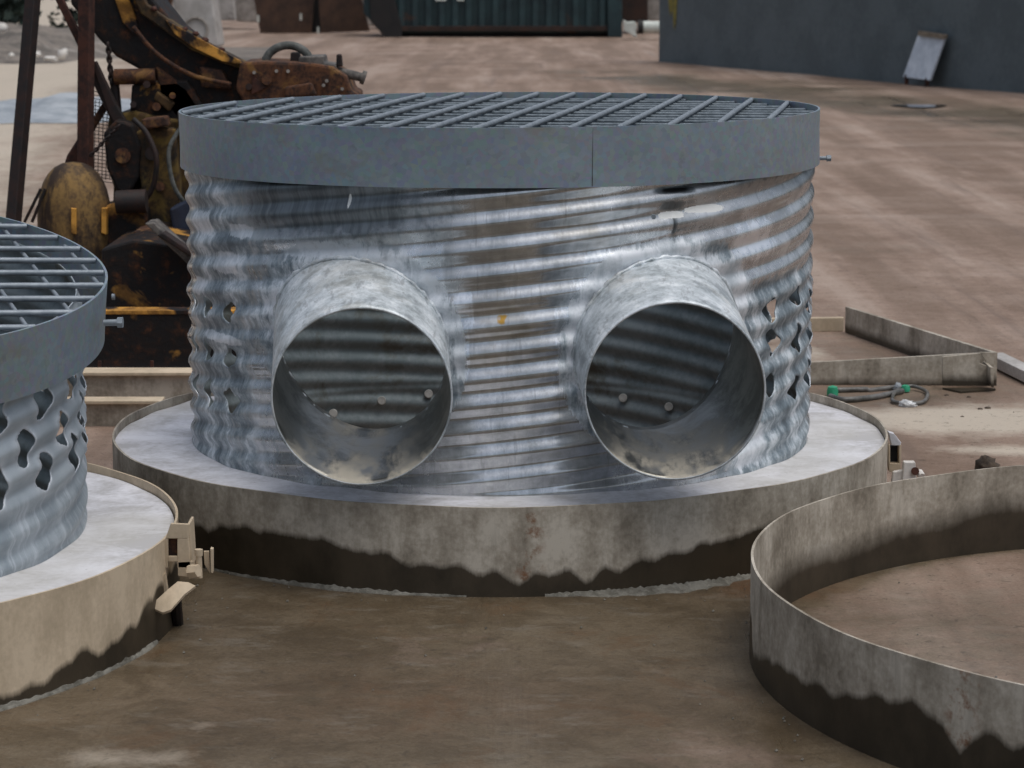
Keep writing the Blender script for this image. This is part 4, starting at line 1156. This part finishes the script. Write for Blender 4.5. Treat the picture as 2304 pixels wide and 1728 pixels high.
for i, (u, v, sx, sz) in enumerate(((142, 121, .085, .09), (113, 131, .12, .04), (4, 62, .12, .09), (84, 122, .07, .05), (126, 135, .06, .03), (26, 124, .05, .04))):
    y_ = yb0-.6 if v > 100 else yb0+3.4
    p = P(u, v, y_)
    blob('rubble_stone', M['white_rock'], p, (sx, .08, sz), ['roundest white stone at the foot of the debris bank', 'long flat white slab at the foot of the debris bank', 'white stone high on the debris bank at the left edge', 'pale stone just right of the black post', 'thin pale stone below the long flat white slab', 'small pale stone left of the black post'][i], 'stone', 2, .5, 2, group='pale stones on the debris bank', seed=i)
# dark wood behind the bank
vs = []; fs = []
random.seed(11)
for i in range(22000):
    x = random.uniform(-15.5, -9.3); y_ = random.uniform(45.5, 50); z_ = random.uniform(0, 1)**.8*3.2+.2
    if mnoise.noise(Vector((x*.8, y_*.3, z_*.8))) < -.28: continue
    s = random.uniform(.06, .16)
    a_ = Vector((random.gauss(0, 1), random.gauss(0, 1), random.gauss(0, 1))).normalized(); b_ = a_.orthogonal().normalized(); c_ = a_.cross(b_)
    k_ = len(vs); o_ = Vector((x, y_, z_))
    vs += [o_-b_*s, o_+c_*s*.6, o_+b_*s, o_-c_*s*.6]; fs.append((k_, k_+1, k_+2, k_+3))
o = MB().add(vs, fs).build('woodland', M['leaf']); tag(o, 'dark undergrowth behind the debris bank at upper left', 'woodland', kind='stuff')
# crumpled plastic sheet on the ground
n = 96; m = 26; vs = []; fs = []
for j in range(m+1):
    q = j/m
    for i in range(n):
        t = 2*PI*i/n; er = 1+.16*math.sin(3*t+1)+.10*math.sin(5*t)+.25*mnoise.noise(Vector((math.cos(t)*1.6, math.sin(t)*1.6, 4)))
        x = -5.25+1.75*q*er*math.cos(t); y_ = 20.3+2.5*q*er*math.sin(t)
        hgt = .13*math.exp(-((x+4.85)/.55)**2-((y_-20.8)/1.0)**2)+.07*math.exp(-((x+6.1)/.4)**2-((y_-20.2)/.8)**2)
        nz_ = abs(mnoise.noise(Vector((x*1.9, y_*.8, 0))))*.08+abs(mnoise.noise(Vector((x*5, y_*3, 4))))*.04
        vs.append((x, y_, .012+(hgt+nz_)*min(1, (1-q)*6)))
for j in range(m):
    for i in range(n):
        i2 = (i+1) % n; fs.append((j*n+i, j*n+i2, (j+1)*n+i2, (j+1)*n+i))
o = MB().add(vs, fs).build('plastic_sheet', M['plastic'], smooth=True, autos=0); solo(o, 'crumpled bluish white plastic sheet heaped on the yard at left', 'plastic sheet')

SC.cycles.samples = 128
